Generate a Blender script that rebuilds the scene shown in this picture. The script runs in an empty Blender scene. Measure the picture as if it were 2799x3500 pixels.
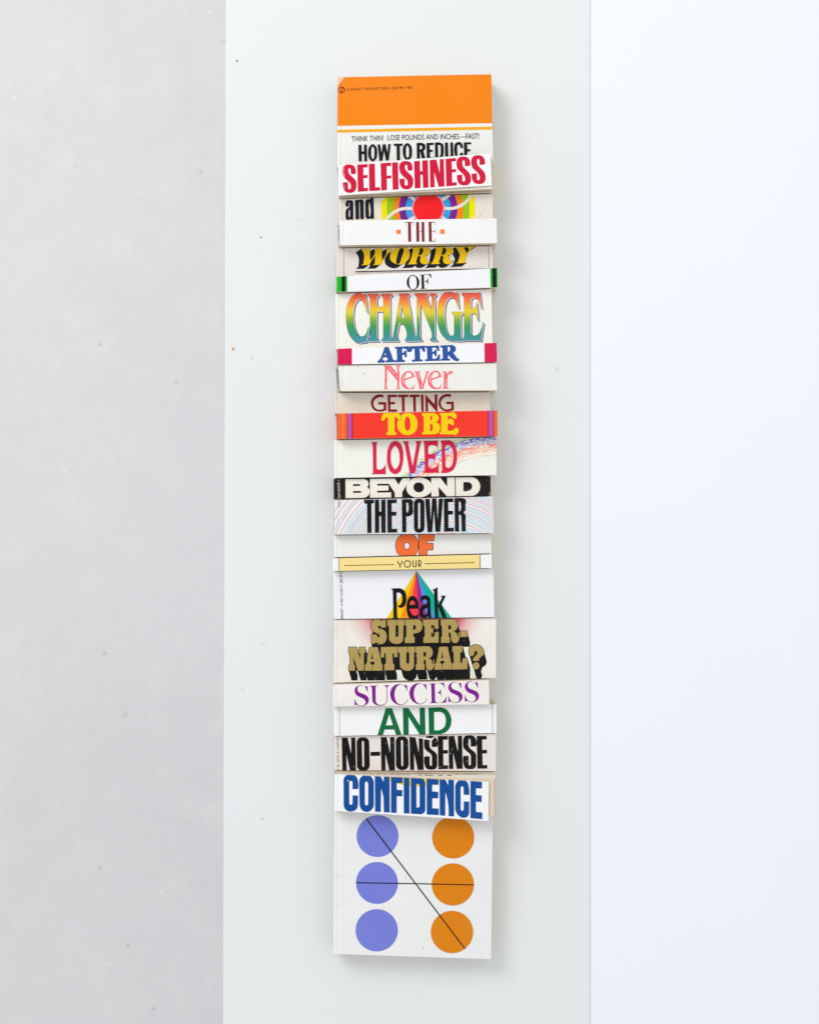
import bpy, bmesh, math, random
import numpy as np
from mathutils import Vector, Matrix
from mathutils.geometry import delaunay_2d_cdt

random.seed(7)
SC = bpy.context.scene
COL = SC.collection

# ------------------------------------------------------------------ camera, light, exposure
H = 1.0            # camera height over the table top (m)
S = 0.2e-3         # metres per photo pixel at table-top height
cam_d = bpy.data.cameras.new('camera')
cam = bpy.data.objects.new('camera', cam_d); COL.objects.link(cam)
cam.location = (0, 0, H)
cam_d.sensor_fit = 'VERTICAL'; cam_d.sensor_height = 36.0
cam_d.lens = 36.0 * H / (3500 * S)
cam_d.clip_start = 0.05; cam_d.clip_end = 60
cam_d.dof.use_dof = True; cam_d.dof.focus_distance = 0.985; cam_d.dof.aperture_fstop = 9.0
SC.camera = cam

W = bpy.data.worlds.new('World'); SC.world = W; W.use_nodes = True
bg = W.node_tree.nodes['Background']
bg.inputs[0].default_value = (0.955, 0.978, 1.0, 1); bg.inputs[1].default_value = 0.76

def area(name, loc, target, sx, sy, power, col):
    d = bpy.data.lights.new(name, 'AREA'); d.shape = 'RECTANGLE'; d.size = sx; d.size_y = sy
    d.energy = power; d.color = col
    o = bpy.data.objects.new(name, d); COL.objects.link(o); o.location = loc
    o.rotation_euler = (Vector(target) - Vector(loc)).to_track_quat('-Z', 'Y').to_euler()
    return o
area('window_light', (-1.5, 1.65, 1.6), (0.0, 0.1, 0), 1.4, 1.2, 39, (1.0, 0.98, 0.95))
area('side_fill_light', (1.9, 0.9, 1.5), (0.3, 0.0, 0), 1.6, 1.6, 4, (0.97, 0.985, 1.0))  # weak fill lamp added on the right to lift the shadow beside the strips

SC.view_settings.view_transform = 'Standard'; SC.view_settings.look = 'None'
SC.view_settings.exposure = 0.0; SC.view_settings.gamma = 1.0
SC.view_settings.use_curve_mapping = False
SC.cycles.max_bounces = 6; SC.cycles.diffuse_bounces = 4

# ------------------------------------------------------------------ helpers
def w(px, py, z):
    k = S * (H - z) / H
    return Vector(((px - 1399.5) * k, -(py - 1750.0) * k, z))

def lin(c, gain=0.98):
    r = []
    for v in c:
        v = v / 255.0
        v = v / 12.92 if v <= 0.04045 else ((v + 0.055) / 1.055) ** 2.4
        r.append(min(0.94, v * gain))
    return tuple(r)

class NT:
    def __init__(s, name):
        s.m = bpy.data.materials.new(name); s.m.use_nodes = True
        s.t = s.m.node_tree; s.b = s.t.nodes['Principled BSDF']
    def n(s, typ, **kw):
        nd = s.t.nodes.new(typ)
        for k, v in kw.items():
            if k.startswith('i_'): nd.inputs[k[2:].replace('_', ' ')].default_value = v
            else: setattr(nd, k, v)
        return nd
    def l(s, a, b): s.t.links.new(a, b)
    def obj(s): return s.n('ShaderNodeTexCoord').outputs['Object']
    def noise(s, vec, scale, detail=3, rough=0.55):
        nd = s.n('ShaderNodeTexNoise'); nd.inputs['Scale'].default_value = scale
        nd.inputs['Detail'].default_value = detail; nd.inputs['Roughness'].default_value = rough
        s.l(vec, nd.inputs['Vector']); return nd.outputs['Fac']
    def ramp(s, fac, stops, interp='LINEAR'):
        nd = s.n('ShaderNodeValToRGB'); cr = nd.color_ramp; cr.interpolation = interp
        while len(cr.elements) < len(stops): cr.elements.new(0.5)
        for e, (p, c) in zip(cr.elements, stops):
            e.position = p; e.color = (*c, 1) if len(c) == 3 else c
        s.l(fac, nd.inputs[0]); return nd.outputs['Color']
    def mix(s, fac, a, b, mode='MIX'):
        nd = s.n('ShaderNodeMix', data_type='RGBA', blend_type=mode)
        for sock, v in ((nd.inputs[0], fac), (nd.inputs[6], a), (nd.inputs[7], b)):
            if hasattr(v, 'is_output') or isinstance(v, bpy.types.NodeSocket): s.l(v, sock)
            elif isinstance(v, (int, float)): sock.default_value = v
            else: sock.default_value = (*v, 1)
        return nd.outputs[2]
    def maprange(s, v, a, b, c=0.0, d=1.0):
        nd = s.n('ShaderNodeMapRange'); s.l(v, nd.inputs[0])
        for i, x in enumerate((a, b, c, d)): nd.inputs[i + 1].default_value = x
        return nd.outputs[0]
    def mapping(s, vec, scale=(1, 1, 1), loc=(0, 0, 0)):
        nd = s.n('ShaderNodeMapping'); s.l(vec, nd.inputs[0])
        nd.inputs['Scale'].default_value = scale; nd.inputs['Location'].default_value = loc
        return nd.outputs[0]
    def bump(s, h, strength, dist):
        nd = s.n('ShaderNodeBump'); nd.inputs['Strength'].default_value = strength
        nd.inputs['Distance'].default_value = dist; s.l(h, nd.inputs['Height'])
        s.l(nd.outputs[0], s.b.inputs['Normal'])
    def fin(s, col, rough=0.5, spec=0.35):
        if isinstance(col, bpy.types.NodeSocket): s.l(col, s.b.inputs['Base Color'])
        else: s.b.inputs['Base Color'].default_value = (*col, 1)
        if isinstance(rough, bpy.types.NodeSocket): s.l(rough, s.b.inputs['Roughness'])
        else: s.b.inputs['Roughness'].default_value = rough
        s.b.inputs['Specular IOR Level'].default_value = spec
        return s.m

MC = {}
def grain(t, v, col, mottle):
    n1 = t.noise(v, 38, 4, 0.6); n2 = t.noise(v, 2300, 2, 0.6)
    c = t.mix(t.maprange(n1, 0.35, 0.68), col, tuple(x * (1 - mottle) for x in col))
    return t.mix(t.maprange(n2, 0.3, 0.7, 0, 0.55), c, tuple(x * 0.95 for x in col)), n2

def paper(rgb, stain=0.0, tone=(190, 165, 130)):
    """uncoated or lightly coated cover stock, with faint foxing, rubs and specks"""
    key = ('paper', rgb, stain)
    if key in MC: return MC[key]
    t = NT('cover_stock'); v = t.obj(); base = lin(rgb)
    c, g = grain(t, v, base, 0.035)
    sp = t.noise(t.mapping(v, loc=(3.1, 1.7, 0)), 330, 2, 0.5)
    c = t.mix(t.maprange(sp, 0.765, 0.79, 0, 0.5), c, lin((168, 160, 150)))
    sc = t.noise(t.mapping(v, scale=(60, 260, 60), loc=(1.3, 8, 0)), 1.0, 5, 0.7)
    c = t.mix(t.maprange(sc, 0.68, 0.84, 0, 0.12), c, lin((175, 170, 165)))
    if stain > 0:
        st = t.noise(t.mapping(v, loc=(7, 2, 0)), 26, 4, 0.62)
        c = t.mix(t.maprange(st, 0.46, 0.72, 0, stain), c, lin(tone))
    t.bump(t.mix(0.35, g, t.noise(v, 55, 3, 0.5)), 0.12, 0.0006)
    m = t.fin(c, 0.5, 0.2); MC[key] = m; return m

def ink(rgb, fleck=0.5, fleck_rgb=(228, 222, 214), mottle=0.12, rough=0.5, fade=0.3):
    """printed ink with flaked specks and uneven coverage"""
    key = ('ink', rgb, fleck, fleck_rgb, mottle, fade)
    if key in MC: return MC[key]
    t = NT('printed_ink'); v = t.obj(); base = tuple(x * x / (x + 0.016) for x in lin(rgb, 1.0))
    c, g = grain(t, v, base, mottle)
    fd = t.noise(t.mapping(v, loc=(4, 4, 1)), 24, 5, 0.62)
    c = t.mix(t.maprange(fd, 0.42, 0.72, 0, fade), c, tuple(min(.94, x + 0.05 * (1.15 - x)) for x in base))
    g2 = t.noise(v, 1300, 3, 0.7)
    c = t.mix(t.maprange(g2, 0.3, 0.72, 0, 1), c, tuple(min(.9, x * 1.12 + 0.002) for x in base))
    if fleck > 0:
        f = t.noise(t.mapping(v, loc=(5, 1, 2)), 640, 2, 0.55)
        f2 = t.noise(t.mapping(v, loc=(2, 9, 2)), 60, 2, 0.5)
        th = t.mix(t.maprange(f2, 0.35, 0.7), (0, 0, 0), (1, 1, 1))
        fm = t.maprange(f, 0.80 - 0.085 * fleck, 0.83 - 0.085 * fleck)
        mm = t.n('ShaderNodeMath', operation='MULTIPLY'); t.l(fm, mm.inputs[0]); t.l(th, mm.inputs[1])
        c = t.mix(mm.outputs[0], c, lin(fleck_rgb))
    t.bump(g, 0.08, 0.0004)
    m = t.fin(c, rough, 0.16); MC[key] = m; return m

def pages(rgb=(226, 212, 190), dark=(176, 152, 120)):
    key = ('pages', rgb, dark)
    if key in MC: return MC[key]
    t = NT('page_edges'); v = t.obj()
    a = t.noise(t.mapping(v, scale=(9, 9, 2600)), 1.0, 3, 0.75)
    b = t.noise(t.mapping(v, scale=(240, 240, 900), loc=(3, 3, 1)), 1.0, 2, 0.6)
    c = t.ramp(a, [(0.28, lin(dark)), (0.5, lin(rgb)), (0.72, lin(tuple(min(255, x + 14) for x in rgb)))])
    c = t.mix(t.maprange(b, 0.62, 0.74, 0, 0.5), c, lin((120, 108, 92)))
    t.bump(a, 0.5, 0.0005)
    m = t.fin(c, 0.8, 0.15); MC[key] = m; return m

# ------------------------------------------------------------------ outline reading
def spline(tokens, n=6):
    pts = []
    for tk in tokens:
        sm = tk[0] == '~'
        x, y = (tk[1:] if sm else tk).split(',')
        pts.append((float(x), float(y), sm))
    N = len(pts); out = []
    def P(i): return np.array(pts[i % N][:2])
    for i in range(N):
        a, b = pts[i], pts[(i + 1) % N]
        out.append((a[0], a[1]))
        if not a[2] and not b[2]: continue
        p1, p2 = P(i), P(i + 1)
        d = np.linalg.norm(p2 - p1)
        def tang(j, other):
            q0, q1, q2 = P(j - 1), P(j), P(j + 1)
            d0, d1 = np.linalg.norm(q1 - q0) + 1e-6, np.linalg.norm(q2 - q1) + 1e-6
            if not pts[(j + 1) % N][2] and d1 > 2.2 * d0: return (q2 - q1) / d1     # a long straight run into a corner
            if not pts[(j - 1) % N][2] and d0 > 2.2 * d1: return (q1 - q0) / d0
            t = ((q1 - q0) / d0 * d1 + (q2 - q1) / d1 * d0) / (d0 + d1)
            ln = np.linalg.norm(t)
            return t / ln * min(1, ln * 1.0) if ln > 1e-6 else t
        m1 = tang(i, 1) if a[2] else None
        m2 = tang(i + 1, 0) if b[2] else None
        if m1 is None: m1 = 2 * (p2 - p1) / d - m2; m1 = m1 / (np.linalg.norm(m1) + 1e-9)
        if m2 is None: m2 = 2 * (p2 - p1) / d - m1; m2 = m2 / (np.linalg.norm(m2) + 1e-9)
        for k in range(1, n):
            s = k / n
            h00 = 2*s**3 - 3*s**2 + 1; h10 = s**3 - 2*s**2 + s; h01 = -2*s**3 + 3*s**2; h11 = s**3 - s**2
            q = h00 * p1 + h10 * d * m1 + h01 * p2 + h11 * d * m2
            out.append((q[0], q[1]))
    return out

def glyphs(text):
    """one glyph per line: contours split by |; 'Z x y width' sets the measuring frame; '@name dx dy' repeats a glyph"""
    out = []; named = {}; ox = oy = 0.0; f = 1.0
    for line in text.strip().splitlines():
        line = line.strip()
        if not line: continue
        if line[0] == 'Z':
            ox, oy, wd = map(float, line[1:].split()); f = 1724.0 / wd; continue
        if line[0] == '@':
            nm, dx, dy = line[1:].split(); raw = [[(x + float(dx), y + float(dy)) for x, y in c] for c in named[nm]]
        else:
            nm = None
            if ':' in line: nm, line = line.split(':', 1); nm = nm.strip()
            raw = [spline(c.split()) for c in line.split('|')]
            if nm: named[nm] = raw
        out.append([[(ox + x / f, oy + y / f) for x, y in c] for c in raw])
    return out

def shift(gs, dx, dy): return [[[(x + dx, y + dy) for x, y in c] for c in g] for g in gs]
def dilate(gs, r, n=10):
    o = list(gs)
    for k in range(n):
        a = 2 * math.pi * k / n
        o += shift(gs, r * math.cos(a), r * math.sin(a))
    return o
def sweep(gs, dx, dy):
    o = list(gs) + shift(gs, dx, dy)
    for g in gs:
        for c in g:
            for i in range(len(c)):
                a, b = c[i], c[(i + 1) % len(c)]
                if abs((b[0]-a[0]) * dy - (b[1]-a[1]) * dx) < 0.4: continue
                o.append([[a, b, (b[0]+dx, b[1]+dy), (a[0]+dx, a[1]+dy)]])
    return o
def stroke(pts, wd, smooth=False, closed=False):
    """polyline of a given width as one outline"""
    if smooth:
        q = spline(['~%f,%f' % p for p in pts] if closed else ['%f,%f' % pts[0]] + ['~%f,%f' % p for p in pts[1:-1]] + ['%f,%f' % pts[-1]], 6)
        if not closed: q = q[:q.index(min(q, key=lambda p: (p[0]-pts[-1][0])**2 + (p[1]-pts[-1][1])**2)) + 1]
        pts = q
    L = []; R = []; N = len(pts)
    for i in range(N):
        if closed: a, b = pts[i - 1], pts[(i + 1) % N]
        else: a, b = pts[max(i - 1, 0)], pts[min(i + 1, N - 1)]
        d = Vector((b[0]-a[0], b[1]-a[1])); d.normalize()
        L.append((pts[i][0] - d.y * wd / 2, pts[i][1] + d.x * wd / 2))
        R.append((pts[i][0] + d.y * wd / 2, pts[i][1] - d.x * wd / 2))
    return [L, R] if closed else [L + R[::-1]]
def rect(x0, y0, x1, y1): return [[(x0, y0), (x1, y0), (x1, y1), (x0, y1)]]
def poly(*p): return [list(p)]
def circle(cx, cy, r, n=72): return [[(cx + r * math.cos(2*math.pi*k/n), cy + r * math.sin(2*math.pi*k/n)) for k in range(n)]]
def zc(ox, oy, wd):
    f = 1724.0 / wd
    return lambda x, y: (ox + x / f, oy + y / f)

def inside(pts, poly_):
    x, y = pts[:, 0], pts[:, 1]; r = np.zeros(len(pts), bool); n = len(poly_)
    for i in range(n):
        x1, y1 = poly_[i]; x2, y2 = poly_[(i + 1) % n]
        if y1 == y2: continue
        m = ((y1 > y) != (y2 > y))
        r ^= m & (x < (x2 - x1) * (y - y1) / (y2 - y1) + x1)
    return r

def fill(gs):
    """union of the glyphs (even-odd inside each) as one flat triangulation"""
    if isinstance(gs[0][0][0], (int, float)): gs = [gs]          # a single outline
    vs = []; es = []
    for g in gs:
        for c in g:
            b = len(vs); vs += [Vector(p) for p in c]
            es += [(b + i, b + (i + 1) % len(c)) for i in range(len(c))]
    V, E, F, *_ = delaunay_2d_cdt(vs, es, [], 0, 1e-4)
    P = np.array([(v.x, v.y) for v in V]); T = np.array([f for f in F if len(f) == 3])
    C = P[T].mean(axis=1); keep = np.zeros(len(C), bool)
    for g in gs:
        allp = np.array([p for c in g for p in c]); lo = allp.min(0); hi = allp.max(0)
        idx = np.nonzero((~keep) & (C[:, 0] > lo[0]) & (C[:, 0] < hi[0]) & (C[:, 1] > lo[1]) & (C[:, 1] < hi[1]))[0]
        if not len(idx): continue
        r = np.zeros(len(idx), bool)
        for c in g: r ^= inside(C[idx], c)
        keep[idx] |= r
    return [(v.x, v.y) for v in V], T[keep].tolist()

FONT_CACHE = {}
def type_line(txt, p0, p1, cap, bold=0.0):
    """a line of small type set from p0 to p1 (px), capital height cap (px)"""
    cu = bpy.data.curves.new('t', 'FONT'); cu.body = txt; cu.resolution_u = 3; cu.offset = bold
    o = bpy.data.objects.new('t', cu); COL.objects.link(o)
    dg = bpy.context.evaluated_depsgraph_get(); me = o.evaluated_get(dg).to_mesh()
    co = [(v.co.x, v.co.y) for v in me.vertices]; fs = [list(p.vertices) for p in me.polygons]
    o.evaluated_get(dg).to_mesh_clear(); COL.objects.unlink(o)
    bpy.data.objects.remove(o); bpy.data.curves.remove(cu)
    xs = [c[0] for c in co]; x0, x1 = min(xs), max(xs)
    d = Vector((p1[0]-p0[0], p1[1]-p0[1])); u = d / (x1 - x0); n = Vector((d.y, -d.x)).normalized() * (cap / 0.727)
    return [(p0[0] + u.x * (x - x0) + n.x * y, p0[1] + u.y * (x - x0) + n.y * y) for x, y in co], fs

def empty(name, loc):
    o = bpy.data.objects.new(name, None); COL.objects.link(o); o.location = loc
    o.empty_display_size = 0.02; return o
def link(name, bm, mats, parent=None, loc=(0, 0, 0), smooth=False):
    me = bpy.data.meshes.new(name); bm.to_mesh(me); bm.free()
    for m in (mats if isinstance(mats, (list, tuple)) else [mats]): me.materials.append(m)
    if smooth:
        for p in me.polygons: p.use_smooth = True
    o = bpy.data.objects.new(name, me); COL.objects.link(o)
    if parent: o.parent = parent
    o.location = loc; return o
def tag(o, label, cat, group=None):
    o['label'] = label; o['category'] = cat
    if group: o['group'] = group
    return o

def box_bm(lo, hi, bev=0.0, seg=2):
    bm = bmesh.new(); bmesh.ops.create_cube(bm, size=1)
    for v in bm.verts:
        v.co = Vector([(lo[i] + hi[i]) / 2 + v.co[i] * (hi[i] - lo[i]) for i in range(3)])
    if bev: bmesh.ops.bevel(bm, geom=bm.edges[:], offset=bev, segments=seg, affect='EDGES', profile=0.5)
    return bm

# ------------------------------------------------------------------ the setting
def floor_mat():
    t = NT('painted_concrete'); v = t.mapping(t.obj(), loc=(0.31, 0.17, 0))
    a = t.noise(v, 2.2, 5, 0.6); b = t.noise(v, 14, 5, 0.65)
    base = lin((229, 229, 230), 0.925)
    c = t.mix(t.maprange(a, 0.35, 0.66), base, lin((223, 223, 224), 0.925))
    c = t.mix(t.maprange(b, 0.5, 0.7, 0, 0.45), c, lin((236, 236, 236), 0.925))
    vo = t.n('ShaderNodeTexVoronoi'); vo.inputs['Scale'].default_value = 34; t.l(v, vo.inputs['Vector'])
    gate = t.n('ShaderNodeSeparateColor'); t.l(vo.outputs['Color'], gate.inputs[0])
    def spots(lo_, hi_, r, col, c, amt):
        g1 = t.maprange(gate.outputs[0], lo_ - .001, lo_); g2 = t.maprange(gate.outputs[0], hi_, hi_ + .001, 1, 0)
        d = t.maprange(vo.outputs['Distance'], r, r * 0.45, 0, amt)
        m1 = t.n('ShaderNodeMath', operation='MULTIPLY'); t.l(g1, m1.inputs[0]); t.l(g2, m1.inputs[1])
        m2 = t.n('ShaderNodeMath', operation='MULTIPLY'); t.l(m1.outputs[0], m2.inputs[0]); t.l(d, m2.inputs[1])
        return t.mix(m2.outputs[0], c, lin(col))
    c = spots(0.02, 0.30, 0.075, (140, 140, 138), c, 0.8)
    c = spots(0.45, 0.62, 0.065, (250, 250, 250), c, 1.0)
    st = t.noise(t.mapping(v, scale=(5, 2.2, 1)), 3.0, 4, 0.6)
    c = t.mix(t.maprange(st, 0.62, 0.74, 0, 0.35), c, lin((234, 234, 234), .95))
    tr = t.noise(t.mapping(v, scale=(20, 15, 1), loc=(5, 2, 0)), 1.0, 6, 0.68)
    c = t.mix(t.maprange(tr, 0.52, 0.72, 0, 0.28), c, lin((238, 238, 238), 0.95))
    fg = t.noise(v, 150, 4, 0.7)
    c = t.mix(t.maprange(fg, 0.56, 0.78, 0, 0.45), c, lin((206, 207, 208), 0.95))
    t.bump(t.mix(0.4, b, tr), 0.35, 0.006)
    return t.fin(c, 0.6, 0.3)
bm = bmesh.new(); bmesh.ops.create_grid(bm, x_segments=1, y_segments=1, size=6)
fl = link('floor', bm, floor_mat(), loc=(0, 0, -0.74)); fl['kind'] = 'structure'

def top_mat():
    t = NT('white_laminate'); v = t.obj()
    a = t.noise(v, 5, 4, 0.55); g = t.noise(v, 1500, 2, 0.6)
    base = lin((234, 236, 236), 0.985)
    c = t.mix(t.maprange(a, 0.3, 0.7), base, lin((231, 233, 234), 0.985))
    c = t.mix(t.maprange(g, 0.3, 0.7, 0, 0.5), c, tuple(x * 0.965 for x in base))
    sp = t.noise(v, 210, 1, 0.4)
    c = t.mix(t.maprange(sp, 0.84, 0.87, 0, 0.15), c, lin((170, 170, 170)))
    h = t.noise(t.mapping(v, scale=(90, 260, 1), loc=(2, 4, 0)), 1.0, 3, 0.6)
    c = t.mix(t.maprange(h, 0.74, 0.79, 0, 0.3), c, lin((170, 172, 172)))
    t.bump(g, 0.05, 0.0004)
    return t.fin(c, 0.36, 0.4)
TOP = top_mat()
xl0, xl1, xr = w(773, 0, 0).x, w(763, 3500, 0).x, w(2017, 0, 0).x
bm = box_bm((0, -1.0, -0.028), (1, 1.0, 0.0))
for v in bm.verts:
    tpar = (v.co.y + 0.35) / 0.7
    v.co.x = (xl1 + (xl0 - xl1) * tpar) if v.co.x < 0.5 else xr
bmesh.ops.bevel(bm, geom=[e for e in bm.edges if abs(e.verts[0].co.y - e.verts[1].co.y) > 1], offset=0.0007, segments=3, affect='EDGES', profile=0.5)
tt = empty('table', (0, 0, -0.74))
tag(tt, 'narrow white laminate table carrying the column of cut paperbacks', 'table')
o = link('table_top', bm, TOP, tt, (0, 0, 0.74))
for x, y in ((xl1 + .03, -.9), (xl1 + .03, .9), (xr - .03, -.9), (xr - .03, .9)):
    link('leg', box_bm((x - .02, y - .02, 0), (x + .02, y + .02, 0.711), 0.002), TOP, tt)

def panel_mat():
    t = NT('white_board_face'); v = t.obj()
    a = t.noise(v, 3.0, 4, 0.55)
    c = t.mix(t.maprange(a, 0.3, 0.7), lin((243, 245, 250), 0.985), lin((241, 243, 249), 0.985))
    sp = t.noise(v, 180, 1, 0.4)
    c = t.mix(t.maprange(sp, 0.83, 0.85, 0, 0.35), c, lin((190, 192, 196)))
    return t.fin(c, 0.5, 0.3)
bm = box_bm((xr, -1.0, -0.745), (xr + 1.3, 1.0, -0.0007), 0.0002, 1)
pn = link('cabinet', bm, panel_mat(), loc=(0, 0, 0))
tag(pn, 'plain bright white cabinet top standing flush beside the narrow table', 'cabinet')

# ------------------------------------------------------------------ the books: corners of every front cover (TL TR BR BL), height in mm
def bk(title, quad, h, col, look, lean=0.6, curl=0.0, block=None, edge=None, stain=0.0, spine=None, pg=(222, 207, 184)):
    return dict(title=title, q=[tuple(p) for p in quad], h=h/1000, col=col, look=look, lean=lean/1000, curl=curl/1000,
                block=block, edge=edge, stain=stain, spine=spine or col, pg=pg)
B = [
 bk('how', [(1154,264),(1679,253),(1685,552),(1152.5,562)], 17, (240,240,236), 'orange topped paperback strip reading HOW TO REDUCE, topmost of the column', curl=-.6),
 bk('selfishness', [(1155.8,564),(1676.3,524),(1680.5,633.7),(1157.3,668.5)], 23, (246,246,246), 'white paperback strip with tilted cover reading SELFISHNESS in crimson', block=[(1155,567),(1682,546),(1684,652),(1157,671)], edge=(244,208,104), stain=.05),
 bk('and_sun', [(1157,672),(1683.4,653.6),(1683.5,744.5),(1158,754)], 16.5, (240,233,222), 'cream paperback strip reading and beside a red sun in rainbow rings', stain=.3, curl=-.4),
 bk('the', [(1160.3,754.6),(1696.5,746.3),(1698.4,830.8),(1162.2,838.3)], 24, (245,245,244), 'white paperback strip reading THE in brown between two small orange squares', lean=2.2, stain=.08),
 bk('worry', [(1150,844),(1683.5,838),(1683,917),(1150,944)], 16, (238,231,224), 'pale paperback strip reading WORRY in yellow italics with navy shadow', stain=.25, spine=(232,205,188)),
 bk('of_green', [(1152.8,945.5),(1699.5,916),(1700.7,982),(1151,998)], 21, (244,244,246), 'white paperback strip reading OF between green and black end stripes', lean=1.0, spine=(10,175,30)),
 bk('change', [(1146,999),(1678.8,989.7),(1682.6,1172),(1148.3,1184)], 17, (245,244,237), 'cream paperback strip reading CHANGE in rainbow letters', curl=.3, stain=.06),
 bk('after', [(1154.7,1192),(1696.9,1171.5),(1698.4,1237.5),(1154.7,1246)], 26, (247,247,249), 'white paperback strip reading AFTER in blue between crimson ends', lean=1.4, spine=(222,120,150)),
 bk('never', [(1157,1249),(1696,1242.5),(1697.7,1334),(1163,1336)], 25, (242,240,234), 'off white paperback strip reading Never in pink sketchy letters', lean=3.0, stain=.1, spine=(232,228,220)),
 bk('getting', [(1140.7,1348),(1675,1343),(1675,1403.6),(1143.4,1417)], 16, (236,227,217), 'beige paperback strip reading GETTING in dark red capitals', stain=.2),
 bk('to_be', [(1154,1413.5),(1699.5,1403),(1700.3,1490.3),(1155,1500)], 25, (250,62,46), 'bright red paperback strip reading TO BE in fat yellow letters', lean=1.9, curl=-.5, spine=(248,105,60)),
 bk('loved', [(1141.5,1503.5),(1695.8,1492),(1696.5,1624),(1142.2,1633.6)], 19, (244,243,234), 'cream paperback strip reading LOVED across a crayon rainbow', curl=.3),
 bk('beyond', [(1141.5,1636),(1675.8,1627),(1676.9,1694.3),(1142.2,1706)], 17, (36,31,31), 'worn black paperback strip reading BEYOND in wide cream letters', lean=.8),
 bk('power', [(1143.4,1709),(1684.5,1697.3),(1687.1,1822.5),(1142.2,1827.4)], 21, (240,237,237), 'white paperback strip reading THE POWER over thin coloured arcs', lean=1.2, curl=.3),
 bk('of_orange', [(1140.7,1827),(1677.7,1823),(1679.6,1900),(1140.7,1907)], 16, (241,241,239), 'white paperback strip reading OF in orange letters outlined in black', edge=(246,226,140)),
 bk('your', [(1137.7,1908.4),(1679.6,1895),(1680.7,1941.3),(1137.7,1952)], 21, (246,246,244), 'thin paperback strip with a pale yellow band reading YOUR', lean=.4),
 bk('peak', [(1139.6,1953.5),(1685.6,1945.2),(1689,2109.3),(1141.5,2115.7)], 16, (243,243,246), 'white paperback strip reading Peak over a rainbow coloured triangle', curl=.4),
 bk('super', [(1141.5,2116.5),(1695,2112),(1695,2324.2),(1139.6,2337.4)], 15, (243,239,231), 'tall paperback strip reading SUPER-NATURAL? in gold with black shadow', stain=.22),
 bk('success', [(1137.7,2341),(1670.5,2325),(1672,2407.5),(1137.7,2415.5)], 22, (245,240,235), 'cream paperback strip reading SUCCESS in purple serif capitals', lean=.4, stain=.15),
 bk('and_green', [(1140.7,2419),(1695.8,2409),(1696.5,2505.5),(1142.2,2515.5)], 18, (246,246,246), 'white paperback strip reading AND in plain dark green capitals', lean=.4),
 bk('nonsense', [(1142.2,2516),(1695,2507),(1693.9,2633.7),(1143.4,2641)], 16, (238,229,222), 'beige paperback strip reading NO-NONSENSE in heavy black letters', stain=.18, curl=.8),
 bk('confidence', [(1143.4,2646),(1670.5,2671.4),(1668.6,2806),(1141.5,2771)], 23, (247,248,252), 'white paperback strip with drooping cover reading CONFIDENCE in blue', block=[(1142,2642),(1696,2645),(1694,2789),(1141,2771)], curl=.4),
 bk('circles', [(1142,2765),(1684,2785),(1678,3279),(1138,3260)], 14, (240,240,239), 'white paperback with six blue and orange circles, lowest of the column', lean=.3, curl=-.5),
]
# world corners of every block; neighbouring blocks butt against each other with a hair of air
GAP = 0.0006
for b in B:
    b['wq'] = [w(p[0], p[1], b['h']) for p in b['q']]
    b['bq'] = [w(p[0], p[1], b['h']) for p in (b['block'] or b['q'])]
def line_y(p, q, x): return p.y + (q.y - p.y) * (x - p.x) / (q.x - p.x)
for a, c in zip(B[:-1], B[1:]):
    tl, tr = c['bq'][0], c['bq'][1]; br, bl = a['bq'][2], a['bq'][3]
    if a['h'] >= c['h']:
        for i in (0, 1): c['bq'][i] = Vector((c['bq'][i].x, line_y(bl, br, c['bq'][i].x) - GAP, c['h']))
        if not c['block']: c['wq'][0], c['wq'][1] = c['bq'][0].copy(), c['bq'][1].copy()
    else:
        for i in (2, 3): a['bq'][i] = Vector((a['bq'][i].x, line_y(tl, tr, a['bq'][i].x) + GAP, a['h']))
        if not a['block']: a['wq'][2], a['wq'][3] = a['bq'][2].copy(), a['bq'][3].copy()
BY = {b['title']: b for b in B}
CUTS = [.0025, .005, .0075, .010, .014, .02, .026, .032, .038, .045, .06, .08] + [0.1 + 0.9 * k / 20 for k in range(21)]

def bend(b, x):
    u = (x - b['x0']) / (b['x1'] - b['x0'])
    z = 0.0
    if u < 0.010: z -= 0.0008 * (1 - max(u, 0) / 0.010) ** 2
    z -= 0.00022 * math.exp(-((u - 0.032) / 0.008) ** 2)
    z += b['curl'] * max(0, (u - 0.35) / 0.65) ** 2.2
    return z

def onto_cover(b, bm, dz):
    """clip to the cover, cut along the bend lines, follow the bend"""
    q = b['wq']; cen = sum(q, Vector()) / 4
    for i in range(4):
        a, c = q[i], q[(i + 1) % 4]; d = c - a; no = Vector((d.y, -d.x, 0))
        if no.dot(a - cen) < 0: no = -no
        bmesh.ops.bisect_plane(bm, geom=bm.verts[:] + bm.edges[:] + bm.faces[:], dist=1e-7, plane_co=a - no.normalized() * 0.00004, plane_no=no, clear_outer=True)
        if not bm.faces: return
    for u in CUTS:
        x = b['x0'] + u * (b['x1'] - b['x0'])
        xs = [v.co.x for v in bm.verts]
        if min(xs) < x < max(xs):
            bmesh.ops.bisect_plane(bm, geom=bm.verts[:] + bm.edges[:] + bm.faces[:], dist=1e-7, plane_co=(x, 0, 0), plane_no=(1, 0, 0))
    for v in bm.verts: v.co.z = b['h'] + bend(b, v.co.x) + dz

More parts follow.
